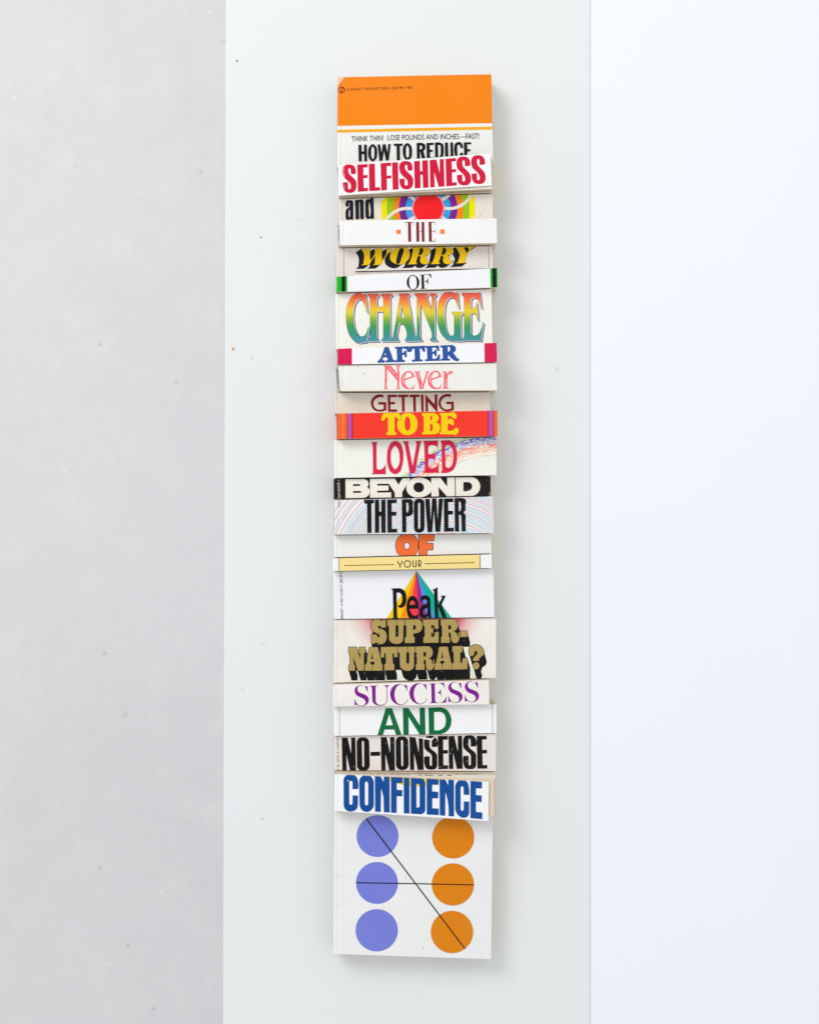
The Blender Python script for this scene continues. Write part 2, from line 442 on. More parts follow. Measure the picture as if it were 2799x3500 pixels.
def flat_bm(b, shape, mi=0):
    vs, fs = shape; bm = bmesh.new()
    bv = [bm.verts.new(w(x, y, b['h'])) for x, y in vs]
    for f in fs:
        try: bm.faces.new([bv[i] for i in f]).material_index = mi
        except ValueError: pass
    for v in [v for v in bm.verts if not v.link_faces]: bm.verts.remove(v)
    bmesh.ops.recalc_face_normals(bm, faces=bm.faces[:])
    up = [f for f in bm.faces if f.normal.z < 0]
    if up: bmesh.ops.reverse_faces(bm, faces=up)
    return bm

LAYER = 0.00003
def art(title, name, layers, label=None):
    """one printed part: layers = [(shape, material)], each a hair above the one before"""
    b = BY[title]; me_bm = bmesh.new(); mats = []
    for i, (shape, mat) in enumerate(layers):
        if isinstance(shape, list): shape = fill(shape)
        bm = flat_bm(b, shape, len(mats)); b['lv'] = b.get('lv', 0) + 1
        onto_cover(b, bm, LAYER * b['lv'])
        mats.append(mat)
        tmp = bpy.data.meshes.new('tmp'); bm.to_mesh(tmp); bm.free(); me_bm.from_mesh(tmp); bpy.data.meshes.remove(tmp)
    if not me_bm.faces: me_bm.free(); return
    bmesh.ops.translate(me_bm, verts=me_bm.verts[:], vec=-b['c'])
    o = link(name, me_bm, mats, b['root'])
    if label: o['label'] = label
    return o

def build_book(b):
    q, bq, h = b['wq'], b['bq'], b['h']
    c = sum(bq, Vector()) / 4; c.z = 0; b['c'] = c
    b['x0'] = min(q[0].x, q[3].x); b['x1'] = max(q[1].x, q[2].x)
    root = empty('cut_paperback', c); b['root'] = root
    tag(root, b['look'], 'book', 'cut paperback strips laid in one column')
    stock = paper(b['col'], b['stain']) if b['title'] not in ('beyond', 'to_be') else (
        ink(b['col'], 1.6, (150, 128, 104), 0.5) if b['title'] == 'beyond' else ink(b['col'], 0.25, (255, 200, 170), 0.06))
    b['stock'] = stock
    # front cover: a thin sheet following the bend
    bm = bmesh.new(); bm.faces.new([bm.verts.new(p) for p in (q[3], q[2], q[1], q[0])])
    big = [Vector((p.x, p.y, p.z)) for p in q]
    keep = b['wq']; cen = sum(keep, Vector()) / 4
    for u in CUTS:
        x = b['x0'] + u * (b['x1'] - b['x0'])
        bmesh.ops.bisect_plane(bm, geom=bm.verts[:] + bm.edges[:] + bm.faces[:], dist=1e-7, plane_co=(x, 0, 0), plane_no=(1, 0, 0))
    for v in bm.verts: v.co.z = h + bend(b, v.co.x)
    top = bm.faces[:]
    r = bmesh.ops.extrude_face_region(bm, geom=top)
    nv = [e for e in r['geom'] if isinstance(e, bmesh.types.BMVert)]
    bmesh.ops.translate(bm, verts=nv, vec=(0, 0, -0.00026))
    bmesh.ops.recalc_face_normals(bm, faces=bm.faces[:])
    for f in bm.faces:
        if abs(f.normal.z) < 0.5: f.material_index = 1
    bmesh.ops.translate(bm, verts=bm.verts[:], vec=-c)
    link('front_cover', bm, [stock, paper((236, 230, 220))], root)
    # page block
    ins = 0.0005
    def inset(k):
        p = bq[k].copy(); p.x += (0.0006 if k in (0, 3) else -ins); p.y += (-0.0001 if k in (0, 1) else 0.0001); return p
    low = min(0.0, b['curl']) + 0.0
    bm = bmesh.new(); tv = []; bv = []
    ztop = lambda x: h + min(0, bend(b, max(x, b['x0'] + 0.011 * (b['x1'] - b['x0'])))) - (0.0032 if b['block'] else 0.0004)
    N = 12
    rows = []
    for j in range(N + 1):
        s = j / N
        a = inset(0).lerp(inset(1), s); d = inset(3).lerp(inset(2), s)
        rows.append((a, d))
    for a, d in rows:
        za = ztop(a.x)
        tv.append((bm.verts.new((a.x, a.y, za)), bm.verts.new((d.x, d.y, za))))
        bv.append((bm.verts.new((a.x, a.y, 0.0003)), bm.verts.new((d.x, d.y, 0.0003))))
    for j in range(N):
        bm.faces.new((tv[j][0], tv[j][1], tv[j+1][1], tv[j+1][0]))
        bm.faces.new((bv[j][0], bv[j+1][0], bv[j+1][1], bv[j][1]))
        bm.faces.new((tv[j][0], tv[j+1][0], bv[j+1][0], bv[j][0]))
        bm.faces.new((tv[j][1], bv[j][1], bv[j+1][1], tv[j+1][1]))
    bm.faces.new((tv[0][0], bv[0][0], bv[0][1], tv[0][1]))
    fe = bm.faces.new((tv[N][0], tv[N][1], bv[N][1], bv[N][0])); fe.material_index = 1
    bmesh.ops.recalc_face_normals(bm, faces=bm.faces[:])
    bmesh.ops.translate(bm, verts=bm.verts[:], vec=-c)
    link('page_block', bm, [pages(b['pg']), pages(b['edge'] or (242, 218, 172), tuple(int(x * .86) for x in (b['edge'] or (232, 200, 150))))], root)
    # back cover
    bm = bmesh.new()
    p = [bq[3], bq[2], bq[1], bq[0]]
    lo_ = [bm.verts.new((v.x, v.y, 0.0)) for v in p]; hi_ = [bm.verts.new((v.x, v.y, 0.00026)) for v in p]
    bm.faces.new(lo_[::-1]); bm.faces.new(hi_)
    for i in range(4): bm.faces.new((lo_[i], lo_[(i+1) % 4], hi_[(i+1) % 4], hi_[i]))
    bmesh.ops.translate(bm, verts=bm.verts[:], vec=-c)
    link('back_cover', bm, paper((236, 230, 220)), root)
    # spine: a bulging strip from the front cover's left edge down to the table
    bm = bmesh.new(); prof = []
    K = 9; zt = h - 0.00075
    for k in range(K):
        s = k / (K - 1)
        prof.append((0.00002 + b['lean'] * s ** 1.1 + 0.0003 * math.sin(math.pi * s), zt * (1 - s) + 0.0001 * s))
    M = 6; grid = []
    e0, e1 = (q[0], q[3]) if not b['block'] else (bq[0], bq[3])
    for j in range(M + 1):
        p = e0.lerp(e1, j / M)
        grid.append([bm.verts.new((p.x - o_, p.y, z)) for o_, z in prof])
    for j in range(M):
        for k in range(K - 1):
            bm.faces.new((grid[j][k], grid[j][k+1], grid[j+1][k+1], grid[j+1][k]))
    bmesh.ops.solidify(bm, geom=bm.faces[:], thickness=0.00025)
    bmesh.ops.recalc_face_normals(bm, faces=bm.faces[:])
    bmesh.ops.translate(bm, verts=bm.verts[:], vec=-c)
    smat = stock if b['spine'] == b['col'] else paper(b['spine'], 0.15)
    b['sp'] = link('spine', bm, smat, root)

for b in B: build_book(b)

# ------------------------------------------------------------------ printing on the covers
BLACK = ink((24, 24, 27), 0.7)
NAVYBLACK = ink((26, 32, 42), 0.7)
def text_art(title, name, txt, p0, p1, cap, mat, bold=0.0):
    return art(title, name, [(type_line(txt, p0, p1, cap, bold), mat)])

# HOW TO REDUCE
ORANGE = ink((255, 133, 18), 0.3, (255, 190, 90), 0.06, 0.5, 0.5)
art('how', 'colour_block', [(poly((1100, 200), (1720, 200), (1720, 419.5), (1153, 430.5), (1100, 431.5)), ORANGE),
                            ([poly((1100, 444.6), (1153, 443.8), (1684, 432), (1720, 431.2), (1720, 441.6), (1684, 442.2), (1153, 453.6), (1100, 455))], ink((255, 170, 30), 0.2, (255, 210, 130), 0.06))][:1])
art('how', 'rule', [([poly((1100, 444.6), (1153, 443.8), (1684, 432), (1720, 431.2), (1720, 441.6), (1684, 442.2), (1153, 453.6), (1100, 455))], ink((255, 170, 30), 0.2, (255, 210, 130), 0.06))])
DKBR = ink((74, 32, 14), 0.0)
text_art('how', 'small_print', 'A SIGNET NON-FICTION', (1186, 310.5), (1327, 306.2), 9.6, DKBR)
text_art('how', 'small_print', '\u2022 Q4194 \u2022 95c', (1331, 306), (1411, 303.6), 9.6, DKBR)
art('how', 'emblem', [([circle(1168.6, 307.5, 11.2) + circle(1168.6, 307.5, 8.9),
    stroke([(1162, 315.5), (1166.5, 312), (1168.4, 306), (1170.5, 301), (1176, 299)], 1.7, True),
    stroke([(1165.4, 316.5), (1170, 313), (1171.6, 307), (1173.5, 303), (1177, 302.4)], 1.3, True)], DKBR)])
text_art('how', 'subtitle', 'THINK THIN!', (1202, 484), (1311, 480.2), 19.0, BLACK, 0.0)
text_art('how', 'subtitle', 'LOSE POUNDS AND INCHES', (1325, 479.8), (1569, 474.8), 19.0, BLACK, 0.0)
text_art('how', 'subtitle', '\u2014FAST!', (1572, 474.7), (1637.5, 473.3), 19.0, BLACK, 0.0)
art('how', 'title_lettering', [(glyphs('''
Z 1150 480 250
518,108 592,106 595,262 650,260 648,102 716,100 724,490 656,493 652,322 597,324 598,494 524,496
~855,88 ~925,130 ~962,290 ~930,440 ~852,496 ~785,450 ~745,300 ~775,150 | ~852,140 ~885,190 ~892,290 ~884,400 ~856,442 ~830,400 ~820,290 ~828,180
966,96 1030,94 1062,300 1090,92 1160,90 1200,298 1220,88 1280,86 1232,470 1165,475 1122,248 1082,480 1015,486
1350,80 1558,74 1558,128 1494,131 1497,470 1422,474 1414,132 1352,132
~1668,62 ~1740,105 ~1780,265 ~1748,420 ~1670,475 ~1605,425 ~1560,275 ~1590,120 | ~1668,116 ~1700,165 ~1710,270 ~1702,375 ~1674,416 ~1648,380 ~1637,270 ~1644,160
Z 1400 460 300
136,170 ~240,165 ~300,195 ~312,245 ~296,295 268,318 308,466 240,470 205,335 198,335 202,474 144,478 | 195,217 ~225,215 ~243,235 ~246,255 ~238,280 ~222,290 197,290
330,166 471,160 471,205 392,208 394,298 452,296 452,340 396,342 398,450 480,446 480,492 336,500
495,160 ~590,156 ~650,185 ~668,290 ~660,400 ~630,470 ~580,490 500,496 | 553,205 ~588,205 ~605,230 ~608,300 ~604,400 ~580,445 560,448
690,156 750,155 757,400 ~768,440 ~785,446 ~798,430 803,380 797,154 850,152 858,400 ~845,470 ~790,492 ~720,470 695,400
1046,262 990,262 ~985,215 ~965,195 ~945,205 ~933,260 ~936,350 ~944,420 ~962,440 ~985,425 991,358 1044,355 ~1040,430 ~1010,480 ~960,490 ~905,450 ~876,350 ~872,250 ~890,180 ~950,145 ~1000,150 ~1035,195
1062,152 1207,150 1205,186 1126,190 1132,284 1189,284 1186,326 1130,330 1133,440 1210,438 1210,475 1072,480
'''), BLACK)])

z = zc(1100, 220, 650)
art('how', 'scuff', [(poly(z(140, 108), z(212, 112), z(192, 138), z(172, 168), z(148, 196), z(138, 196)), ink((255, 196, 156), 0.3, (255, 236, 220), 0.1))])
# SELFISHNESS
art('selfishness', 'title_lettering', [(glyphs('''
Z 1150 480 250
S: 455,790 345,797 332,690 ~328,668 ~305,655 ~285,675 ~282,730 ~300,780 ~345,830 ~420,900 ~465,970 ~474,1060 ~455,1160 ~400,1220 ~300,1236 ~210,1205 ~165,1130 152,990 272,980 275,1120 ~285,1142 ~308,1148 ~332,1135 ~340,1100 ~338,1050 ~325,1015 ~270,960 ~190,880 ~155,810 ~143,720 ~160,630 ~215,580 ~310,567 ~400,590 ~445,650 ~458,720
490,570 736,553 737,635 635,643 637,820 738,813 737,884 638,890 645,1122 748,1113 748,1194 505,1212
763,553 905,546 917,1107 1032,1100 1034,1182 775,1196
1040,537 1286,520 1290,602 1182,608 1186,830 1295,824 1297,893 1188,902 1192,1170 1056,1181
1308,520 1449,511 1465,1156 1325,1165
@S 1335 -82
Z 1400 460 300
85,522 200,513 208,720 250,716 246,508 357,500 373,1042 263,1050 253,788 212,792 216,1050 100,1058
392,500 525,490 590,752 588,484 670,478 685,1018 570,1028 483,738 493,1032 404,1040
702,477 910,457 912,523 826,530 830,682 912,674 913,735 832,742 834,940 924,934 925,1000 718,1018
T: 1188,612 1085,625 1080,530 ~1070,508 ~1052,508 ~1037,530 ~1038,590 ~1060,640 ~1120,700 ~1180,770 ~1203,850 ~1195,930 ~1150,985 ~1070,1000 ~980,975 ~940,910 930,794 1032,786 1035,895 ~1045,918 ~1065,922 ~1082,905 ~1084,850 ~1070,810 ~1000,735 ~945,680 ~920,600 ~922,520 ~960,455 ~1050,430 ~1130,445 ~1175,495
@T 288 -26
'''), ink((206, 28, 66), 0.35, (235, 150, 170), 0.1))])
def scuffs(title, pts, mat):
    for p, wd in pts: art(title, 'scuff', [([stroke(p, wd)], mat)])
z = zc(1150, 480, 250)
scuffs('selfishness', [([z(178, 640), z(168, 700), z(176, 735)], 1.2), ([z(166, 745), z(182, 800), z(192, 855)], 1.2), ([z(182, 1040), z(186, 1090), z(190, 1160)], .9)], paper((240, 236, 234)))

# and + sun
PAPER_SUN = BY['and_sun']['stock']
sx, sy = 1463.5, 712.5
rings = [(161.5, (250, 226, 0)), (141.5, (150, 200, 30)), (121, (255, 138, 28)), (100, (122, 40, 150)), (77, (60, 160, 222))]
arms = []
for k in range(12):
    a0 = math.radians((2, 34, 66, 98, 122, 149, 182, 214, 246, 278, 302, 329)[k])
    pts = []
    for j in range(26):
        tt_ = math.radians(228 + j * 5.6)      # the arm runs along a circle that starts by the disc and bends up
        x, y = 74 + 84 * math.cos(tt_), 81 + 84 * math.sin(tt_)
        X = x * math.cos(a0) - y * math.sin(a0); Y = x * math.sin(a0) + y * math.cos(a0)
        pts.append((sx + X, sy - Y))
    arms.append(stroke(pts, 10.2))
ann = [([circle(sx, sy, r)], ink(c, 0.15, (240, 230, 220), 0.08)) for r, c in rings]
art('and_sun', 'sun_emblem', ann + [(arms, PAPER_SUN), ([circle(sx, sy, 55.3)], ink((246, 140, 172), 0.1)), ([circle(sx, sy, 50.6)], ink((250, 40, 44), 0.15, (255, 120, 110), 0.05))])
art('and_sun', 'title_lettering', [(glyphs('''
Z 1150 650 280
193,345 ~195,280 ~215,230 ~275,212 ~335,225 ~355,280 357,617 292,618 288,605 ~265,620 ~235,626 ~205,610 ~193,540 ~193,460 ~205,410 ~240,380 ~270,355 ~276,320 ~276,270 ~268,258 ~260,270 258,345 | ~270,408 ~262,440 ~262,550 ~272,577 ~283,560 ~285,480 ~284,425
393,212 470,206 472,216 ~500,198 ~545,200 ~568,230 573,290 578,605 503,607 493,270 ~488,250 ~477,252 474,275 480,608 402,612
702,98 778,93 790,600 722,602 718,585 ~690,603 ~655,605 ~622,580 ~610,520 ~607,400 ~608,280 ~620,215 ~650,190 ~685,192 706,205 | ~695,245 ~686,280 ~686,480 ~692,550 ~705,560 ~712,535 ~706,300
'''), NAVYBLACK)])

# THE
art('the', 'title_lettering', [(glyphs('''
Z 1350 740 200
303,162 545,158 552,268 540,268 535,180 470,182 476,738 497,743 368,747 390,738 380,182 315,183 310,272 300,272
605,163 708,160 714,440 782,438 780,160 882,156 862,168 870,740 890,744 788,744 784,458 716,460 718,743 612,748 630,738 620,168
965,158 1180,155 1183,262 1172,262 1170,178 1072,182 1078,436 1175,432 1178,380 1186,380 1188,508 1180,508 1176,452 1080,452 1084,722 1180,720 1184,635 1192,635 1190,740 1000,744 980,740 1000,735 986,170
'''), ink((128, 50, 44), 0.25, (190, 140, 130), 0.1))])
for q in ('38,390 170,385 174,512 40,517', '1326,382 1458,378 1462,508 1327,512'):
    art('the', 'square_dot', [(glyphs('Z 1350 740 200\n' + q), ink((255, 132, 72), 0.1))])
# WORRY
worry = glyphs('''
Z 1200 830 240
240,145 485,145 ~465,200 468,440 ~530,360 ~575,280 ~590,210 555,145 785,142 ~755,200 757,435 ~815,360 ~860,280 ~875,210 850,145 1010,142 ~960,190 ~905,260 ~830,370 725,540 520,543 ~570,520 ~588,470 590,310 ~520,410 445,545 240,547 ~295,520 ~312,450 ~305,240
~1245,108 ~1370,130 ~1440,260 ~1420,380 ~1330,480 ~1170,535 ~1060,500 ~970,420 ~955,330 ~1000,210 ~1110,130 | ~1250,122 ~1290,150 ~1290,200 ~1240,360 ~1180,510 ~1145,530 ~1105,490 ~1110,420 ~1150,260 ~1195,150
Z 1420 830 240
R: -92,125 ~200,118 ~340,150 ~372,210 ~350,260 ~290,300 200,312 ~250,330 ~280,390 ~290,440 ~310,480 ~340,470 368,430 ~340,490 ~270,520 ~180,520 ~125,480 ~110,420 ~125,360 ~110,330 60,318 ~20,440 ~20,490 50,520 -205,530 ~-160,500 ~-130,440 ~-70,230 ~-62,160 | 110,130 ~150,125 ~190,160 ~180,230 ~140,290 68,305 ~90,230
@R 562 -4
960,108 1490,93 ~1400,130 ~1320,210 1265,290 ~1230,400 ~1210,465 1262,490 970,505 ~1030,480 ~1055,420 1092,300 ~1040,190 ~1000,130 | ~1250,108 ~1300,130 ~1305,180 1258,248 ~1210,170 ~1195,120
''')
z6, z7 = zc(1200, 830, 240), zc(1420, 830, 240)
solid = [[g[0]] for g in worry]
art('worry', 'title_lettering', [(sweep(dilate(solid, 0.9, 6)[:0] + solid, -18.2, 13.0) + dilate(solid, 0.9, 6), NAVYBLACK), (worry, ink((252, 196, 14), 0.25, (190, 150, 40), 0.06))])
lx = [(1212, 929.3), (1680, 919.2)]
def singles(title, name, gs, mat):
    for g in gs: art(title, name, [([g], mat)])
singles('worry', 'rule', [stroke([(1215, 928.9), (1690, 918.4)], 3.6), stroke([(1215, 933.6), (1690, 923.2)], .8),
                          stroke([(1174.3, 830), (1175, 960)], 1.1), stroke([(1669.4, 830), (1671.6, 960)], 1.1)], NAVYBLACK)

# OF with green ends
GREEN = ink((24, 178, 34), 0.3, (190, 230, 190), 0.05); BLK = ink((18, 17, 17), 0.8)
art('of_green', 'stripe', [(poly((1140, 900), (1168.3, 900), (1167.7, 1010), (1140, 1010)), GREEN)])
art('of_green', 'stripe', [(poly((1168.3, 900), (1181, 900), (1180.6, 1010), (1167.7, 1010)), BLK)])
art('of_green', 'stripe', [(poly((1181, 900), (1186.4, 900), (1187.4, 1010), (1180.6, 1010)), GREEN)])
art('of_green', 'stripe', [(poly((1674.6, 900), (1681.6, 900), (1683.4, 1010), (1676.8, 1010)), GREEN)])
art('of_green', 'stripe', [(poly((1681.6, 900), (1696, 900), (1697, 1010), (1683.4, 1010)), BLK)])
art('of_green', 'stripe', [(poly((1696, 900), (1710, 900), (1710, 1010), (1697, 1010)), GREEN)])
art('of_green', 'title_lettering', [(glyphs('''
Z 1370 920 130
~545,258 ~680,310 ~800,440 ~833,600 ~790,780 ~690,890 ~555,940 ~420,890 ~310,780 ~265,600 ~300,440 ~410,305 | ~545,292 ~640,330 ~700,440 ~720,620 ~700,800 ~640,880 ~555,912 ~460,880 ~400,780 ~372,600 ~385,420 ~440,320
840,252 1362,226 1380,410 1362,410 ~1320,320 ~1240,255 ~1150,252 1035,258 1046,545 ~1140,540 ~1190,490 1205,395 1220,395 1236,688 1215,690 ~1190,610 ~1130,565 1048,560 1060,872 1155,868 1155,884 868,902 868,888 945,875 930,265 842,268
'''), BLK)])

# CHANGE
def rainbow_mat(b):
    t = NT('rainbow_ink'); v = t.obj()
    sp = t.n('ShaderNodeSeparateXYZ'); t.l(v, sp.inputs[0])
    Y = lambda py: w(0, py, b['h']).y - b['c'].y
    f = t.maprange(sp.outputs[1], Y(1000), Y(1172))
    P = lambda py: (py - 1000) / 172
    c = t.ramp(f, [(P(1004), lin((250, 92, 74))), (P(1020), lin((252, 108, 62))), (P(1040), lin((250, 158, 52))), (P(1060), lin((240, 208, 44))),
                   (P(1074), lin((214, 204, 52))), (P(1092), lin((132, 178, 62))), (P(1114), lin((56, 158, 84))), (P(1140), lin((50, 152, 128))), (P(1160), lin((66, 152, 170)))])
    g = t.noise(v, 1400, 2, 0.6)
    c = t.mix(t.maprange(g, 0.3, 0.72, 0, 0.35), c, (0.75, 0.75, 0.6), 'MULTIPLY')
    return t.fin(c, 0.4, 0.35)
change = glyphs('''
Z 1170 985 250
550,100 570,300 592,582 577,585 ~560,500 ~510,370 ~450,280 ~400,258 ~330,310 ~280,430 ~258,600 ~262,760 ~300,950 ~360,1070 ~420,1130 ~490,1135 ~560,1070 ~595,980 612,912 628,920 570,1295 555,1270 ~480,1280 ~400,1292 ~300,1255 ~190,1140 ~120,960 ~92,750 ~92,580 ~130,360 ~220,200 ~300,135 ~370,112 ~440,125 ~500,148 ~535,140
607,133 855,133 857,175 ~828,200 ~812,260 810,436 968,436 967,280 ~955,215 918,172 918,133 1168,131 1170,172 ~1135,200 ~1125,280 1132,1080 ~1145,1180 1165,1205 1200,1248 925,1250 925,1212 ~955,1180 965,1120 968,550 808,550 815,1100 ~825,1180 860,1212 860,1250 610,1252 612,1215 ~640,1185 655,1120 652,300 ~640,210 607,172
1340,128 1570,128 1572,172 ~1550,200 1555,260 1690,1020 ~1712,1130 1733,1196 1760,1248 1475,1248 1478,1215 ~1510,1160 ~1520,1080 ~1490,950 ~1420,850 ~1360,822 1335,830 1305,980 ~1290,1080 ~1295,1160 1328,1210 1330,1248 1160,1249 1160,1207 ~1180,1195 ~1200,1130 1350,250 ~1358,205 1342,172 | 1402,352 1466,750 ~1410,690 1354,670
Z 1410 985 260
52,118 340,118 342,155 ~322,180 ~325,225 433,520 438,265 ~425,190 388,158 388,118 535,118 537,155 ~507,185 ~498,250 503,1050 ~510,1120 548,1155 548,1192 395,1192 397,1158 ~430,1120 ~435,1030 ~405,920 162,315 165,1060 ~175,1120 210,1160 210,1195 40,1195 75,1150 ~95,1100 100,1050 98,290 ~92,200 52,158
1020,75 1048,455 1032,458 ~1000,350 ~940,240 ~870,205 ~800,240 ~745,360 ~722,560 ~735,760 ~770,950 ~825,1055 ~880,1082 ~925,1060 ~942,960 940,690 ~930,610 890,578 890,535 1135,535 1137,578 ~1100,600 ~1087,660 1090,1060 ~1105,1130 1135,1152 1160,1190 ~900,1190 ~780,1165 ~670,1065 ~590,880 ~558,650 ~565,440 ~620,230 ~720,110 ~820,85 ~910,100 980,122 ~1005,112
1115,108 1500,108 1522,78 1562,460 1548,465 ~1510,330 ~1450,235 ~1380,215 ~1330,240 ~1315,300 1315,458 ~1390,458 ~1430,410 1440,322 1452,322 1490,738 1475,740 ~1440,630 ~1390,570 1315,568 1320,960 ~1335,1050 ~1400,1078 ~1480,1050 ~1550,940 1592,775 1607,785 1545,1212 1530,1190 1100,1190 1140,1150 ~1160,1120 1168,1040 1165,280 ~1155,200 1115,150
''')
art('change', 'title_lettering', [(dilate(shift(change, 5.0, 4.7), 0.6, 6), ink((22, 30, 124), 0.0)), (shift(change, 2.4, 2.2), BY['change']['stock']),
    (dilate(change, 0.5, 6), ink((60, 52, 44), 0.0)), (change, rainbow_mat(BY['change']))])

# AFTER
CRIM = ink((212, 32, 84), 0.2, (240, 150, 170), 0.06)
art('after', 'end_panel', [(poly((1140, 1180), (1203.2, 1180), (1203.6, 1260), (1140, 1260)), CRIM)])
art('after', 'end_panel', [(poly((1654.8, 1160), (1710, 1160), (1710, 1260), (1656.2, 1260)), CRIM)])
after = glyphs('''
Z 1280 1170 300
200,100 265,80 ~330,240 ~370,345 ~400,362 420,385 235,390 ~222,375 ~235,358 ~262,352 ~268,335 245,290 172,292 ~160,335 ~165,355 ~200,362 ~205,385 ~190,394 70,398 ~58,382 ~75,365 ~110,330 ~160,220 | 210,185 232,252 188,255
400,95 640,85 672,75 685,182 ~655,185 ~630,140 ~590,120 538,122 540,210 ~575,205 ~590,175 ~615,165 ~625,185 630,285 ~600,285 ~590,250 ~570,240 540,242 545,345 ~575,350 ~595,365 ~590,382 420,387 400,362 ~430,355 ~445,330 448,310 440,140 ~430,122 ~405,120
695,72 ~730,82 960,75 980,65 990,178 ~960,182 ~940,150 ~915,120 882,118 890,325 ~905,340 ~940,345 ~942,368 740,376 ~738,350 ~785,340 ~795,325 790,130 ~755,120 ~730,150 ~718,185 ~690,185 ~690,130
990,78 1240,70 1258,60 1268,168 ~1245,168 ~1220,120 ~1190,102 1128,105 1130,195 ~1165,188 ~1180,155 ~1210,148 ~1215,170 1215,268 ~1190,268 ~1180,235 1130,225 1132,320 ~1170,330 ~1215,315 ~1245,280 ~1258,245 ~1282,245 1275,368 1250,358 995,365 ~990,345 ~1030,335 1040,315 1033,130 ~1020,108 995,100
1290,68 1480,58 ~1550,65 ~1590,110 ~1580,170 1535,205 ~1580,260 ~1630,320 ~1658,330 ~1655,352 ~1560,350 ~1510,310 1440,230 1435,315 ~1450,325 ~1480,335 ~1478,352 1300,358 ~1298,335 ~1330,325 1345,305 1338,120 ~1325,100 1292,95 | 1430,85 ~1470,85 ~1488,115 ~1485,160 ~1460,185 1435,190
''')
art('after', 'title_lettering', [(dilate(after, 0.75, 8), ink((24, 28, 58), 0.1)), ([[c for c in g] for g in after], ink((50, 88, 160), 0.3, (150, 170, 210), 0.08))])

# Never
z = zc(1290, 1240, 270)
PINK = ink((244, 112, 122), 0.25, (250, 214, 212), 0.05)
art('never', 'title_lettering', [(glyphs('''
Z 1290 1240 270
120,60 303,60 ~310,80 432,240 430,110 ~425,85 398,68 400,58 513,58 513,70 ~485,90 480,130 482,540 ~490,560 515,570 515,578 392,578 392,570 ~425,560 433,535 430,390 215,135 208,540 ~215,560 243,570 243,578 120,578 122,570 ~150,560 158,530 160,110 ~150,80 120,70
e: 595,385 825,305 ~790,240 ~740,190 ~680,178 ~600,205 ~530,290 ~512,400 ~540,500 ~600,560 ~680,582 ~750,575 798,572 820,455 ~770,525 ~700,548 ~640,520 ~600,440 | 590,350 ~605,280 ~650,215 ~700,212 ~740,240 745,300
795,188 948,188 948,200 ~915,210 ~920,240 985,470 1062,230 ~1068,210 1035,200 1035,188 1143,186 1143,196 ~1110,212 1000,545 1025,568 1025,574 895,574 897,566 ~918,550 835,225 ~820,205 795,198
@e 585 -5
1398,190 1505,183 1515,260 ~1550,205 ~1600,180 1648,175 1635,255 ~1600,238 ~1550,265 ~1530,320 1525,530 ~1535,550 1575,562 1575,570 1405,570 1405,562 ~1440,550 1445,530 1448,240 ~1435,210 1398,200
'''), PINK),
 ([stroke([z(*p) for p in ps], wd) for ps, wd in [
   ([(255, 98), (275, 125), (298, 158)], 2.6), ([(322, 172), (345, 205), (372, 238)], 2.6), ([(415, 288), (438, 318)], 1.8),
   ([(172, 120), (175, 330)], 1.1), ([(198, 420), (200, 540)], 1.6), ([(468, 85), (470, 200)], 1.8), ([(468, 420), (470, 560)], 1.6),
   ([(572, 265), (560, 340), (568, 455)], 2.4), ([(650, 555), (720, 562), (785, 548)], 1.8), ([(790, 265), (800, 300)], 1.6),
   ([(885, 212), (900, 280), (912, 345)], 2.2), ([(955, 470), (968, 560)], 1.8), ([(1068, 212), (1050, 260)], 1.8),
   ([(1160, 255), (1148, 340), (1152, 430)], 2.4), ([(1330, 545), (1378, 520)], 2.0), ([(1370, 262), (1385, 300)], 1.8),
   ([(1500, 360), (1498, 540)], 2.2), ([(1470, 200), (1480, 235)], 1.8), ([(1625, 195), (1622, 235)], 2.0)]], ink((250, 204, 200), 0.0, mottle=0.05))])

# GETTING
art('getting', 'title_lettering', [(glyphs('''
Z 1250 1335 320
328,85 328,135 ~275,118 ~215,135 ~160,180 ~142,235 ~160,300 ~215,345 ~270,350 330,333 330,258 235,258 232,212 378,212 382,362 ~300,385 ~220,385 ~140,345 ~98,270 ~98,195 ~140,120 ~200,80 ~260,70
402,76 575,76 575,120 452,120 455,212 538,208 538,254 455,256 457,347 578,345 578,390 410,392
592,76 780,75 782,120 715,122 718,390 668,390 662,122 595,122
802,76 992,74 994,118 922,120 926,388 876,388 870,122 804,122
1014,74 1062,74 1068,388 1020,388
1095,72 1265,250 1268,70 1318,70 1322,386 1300,386 1146,212 1148,386 1100,386
1568,68 1568,125 ~1510,110 ~1450,125 ~1395,180 ~1382,235 ~1405,300 ~1455,340 ~1510,345 1573,325 1572,250 1480,250 1477,205 1620,202 1623,355 ~1540,380 ~1450,378 ~1380,335 ~1340,260 ~1342,185 ~1380,115 ~1440,75 ~1500,62
'''), ink((138, 34, 36), 0.3, (190, 110, 105), 0.08))])

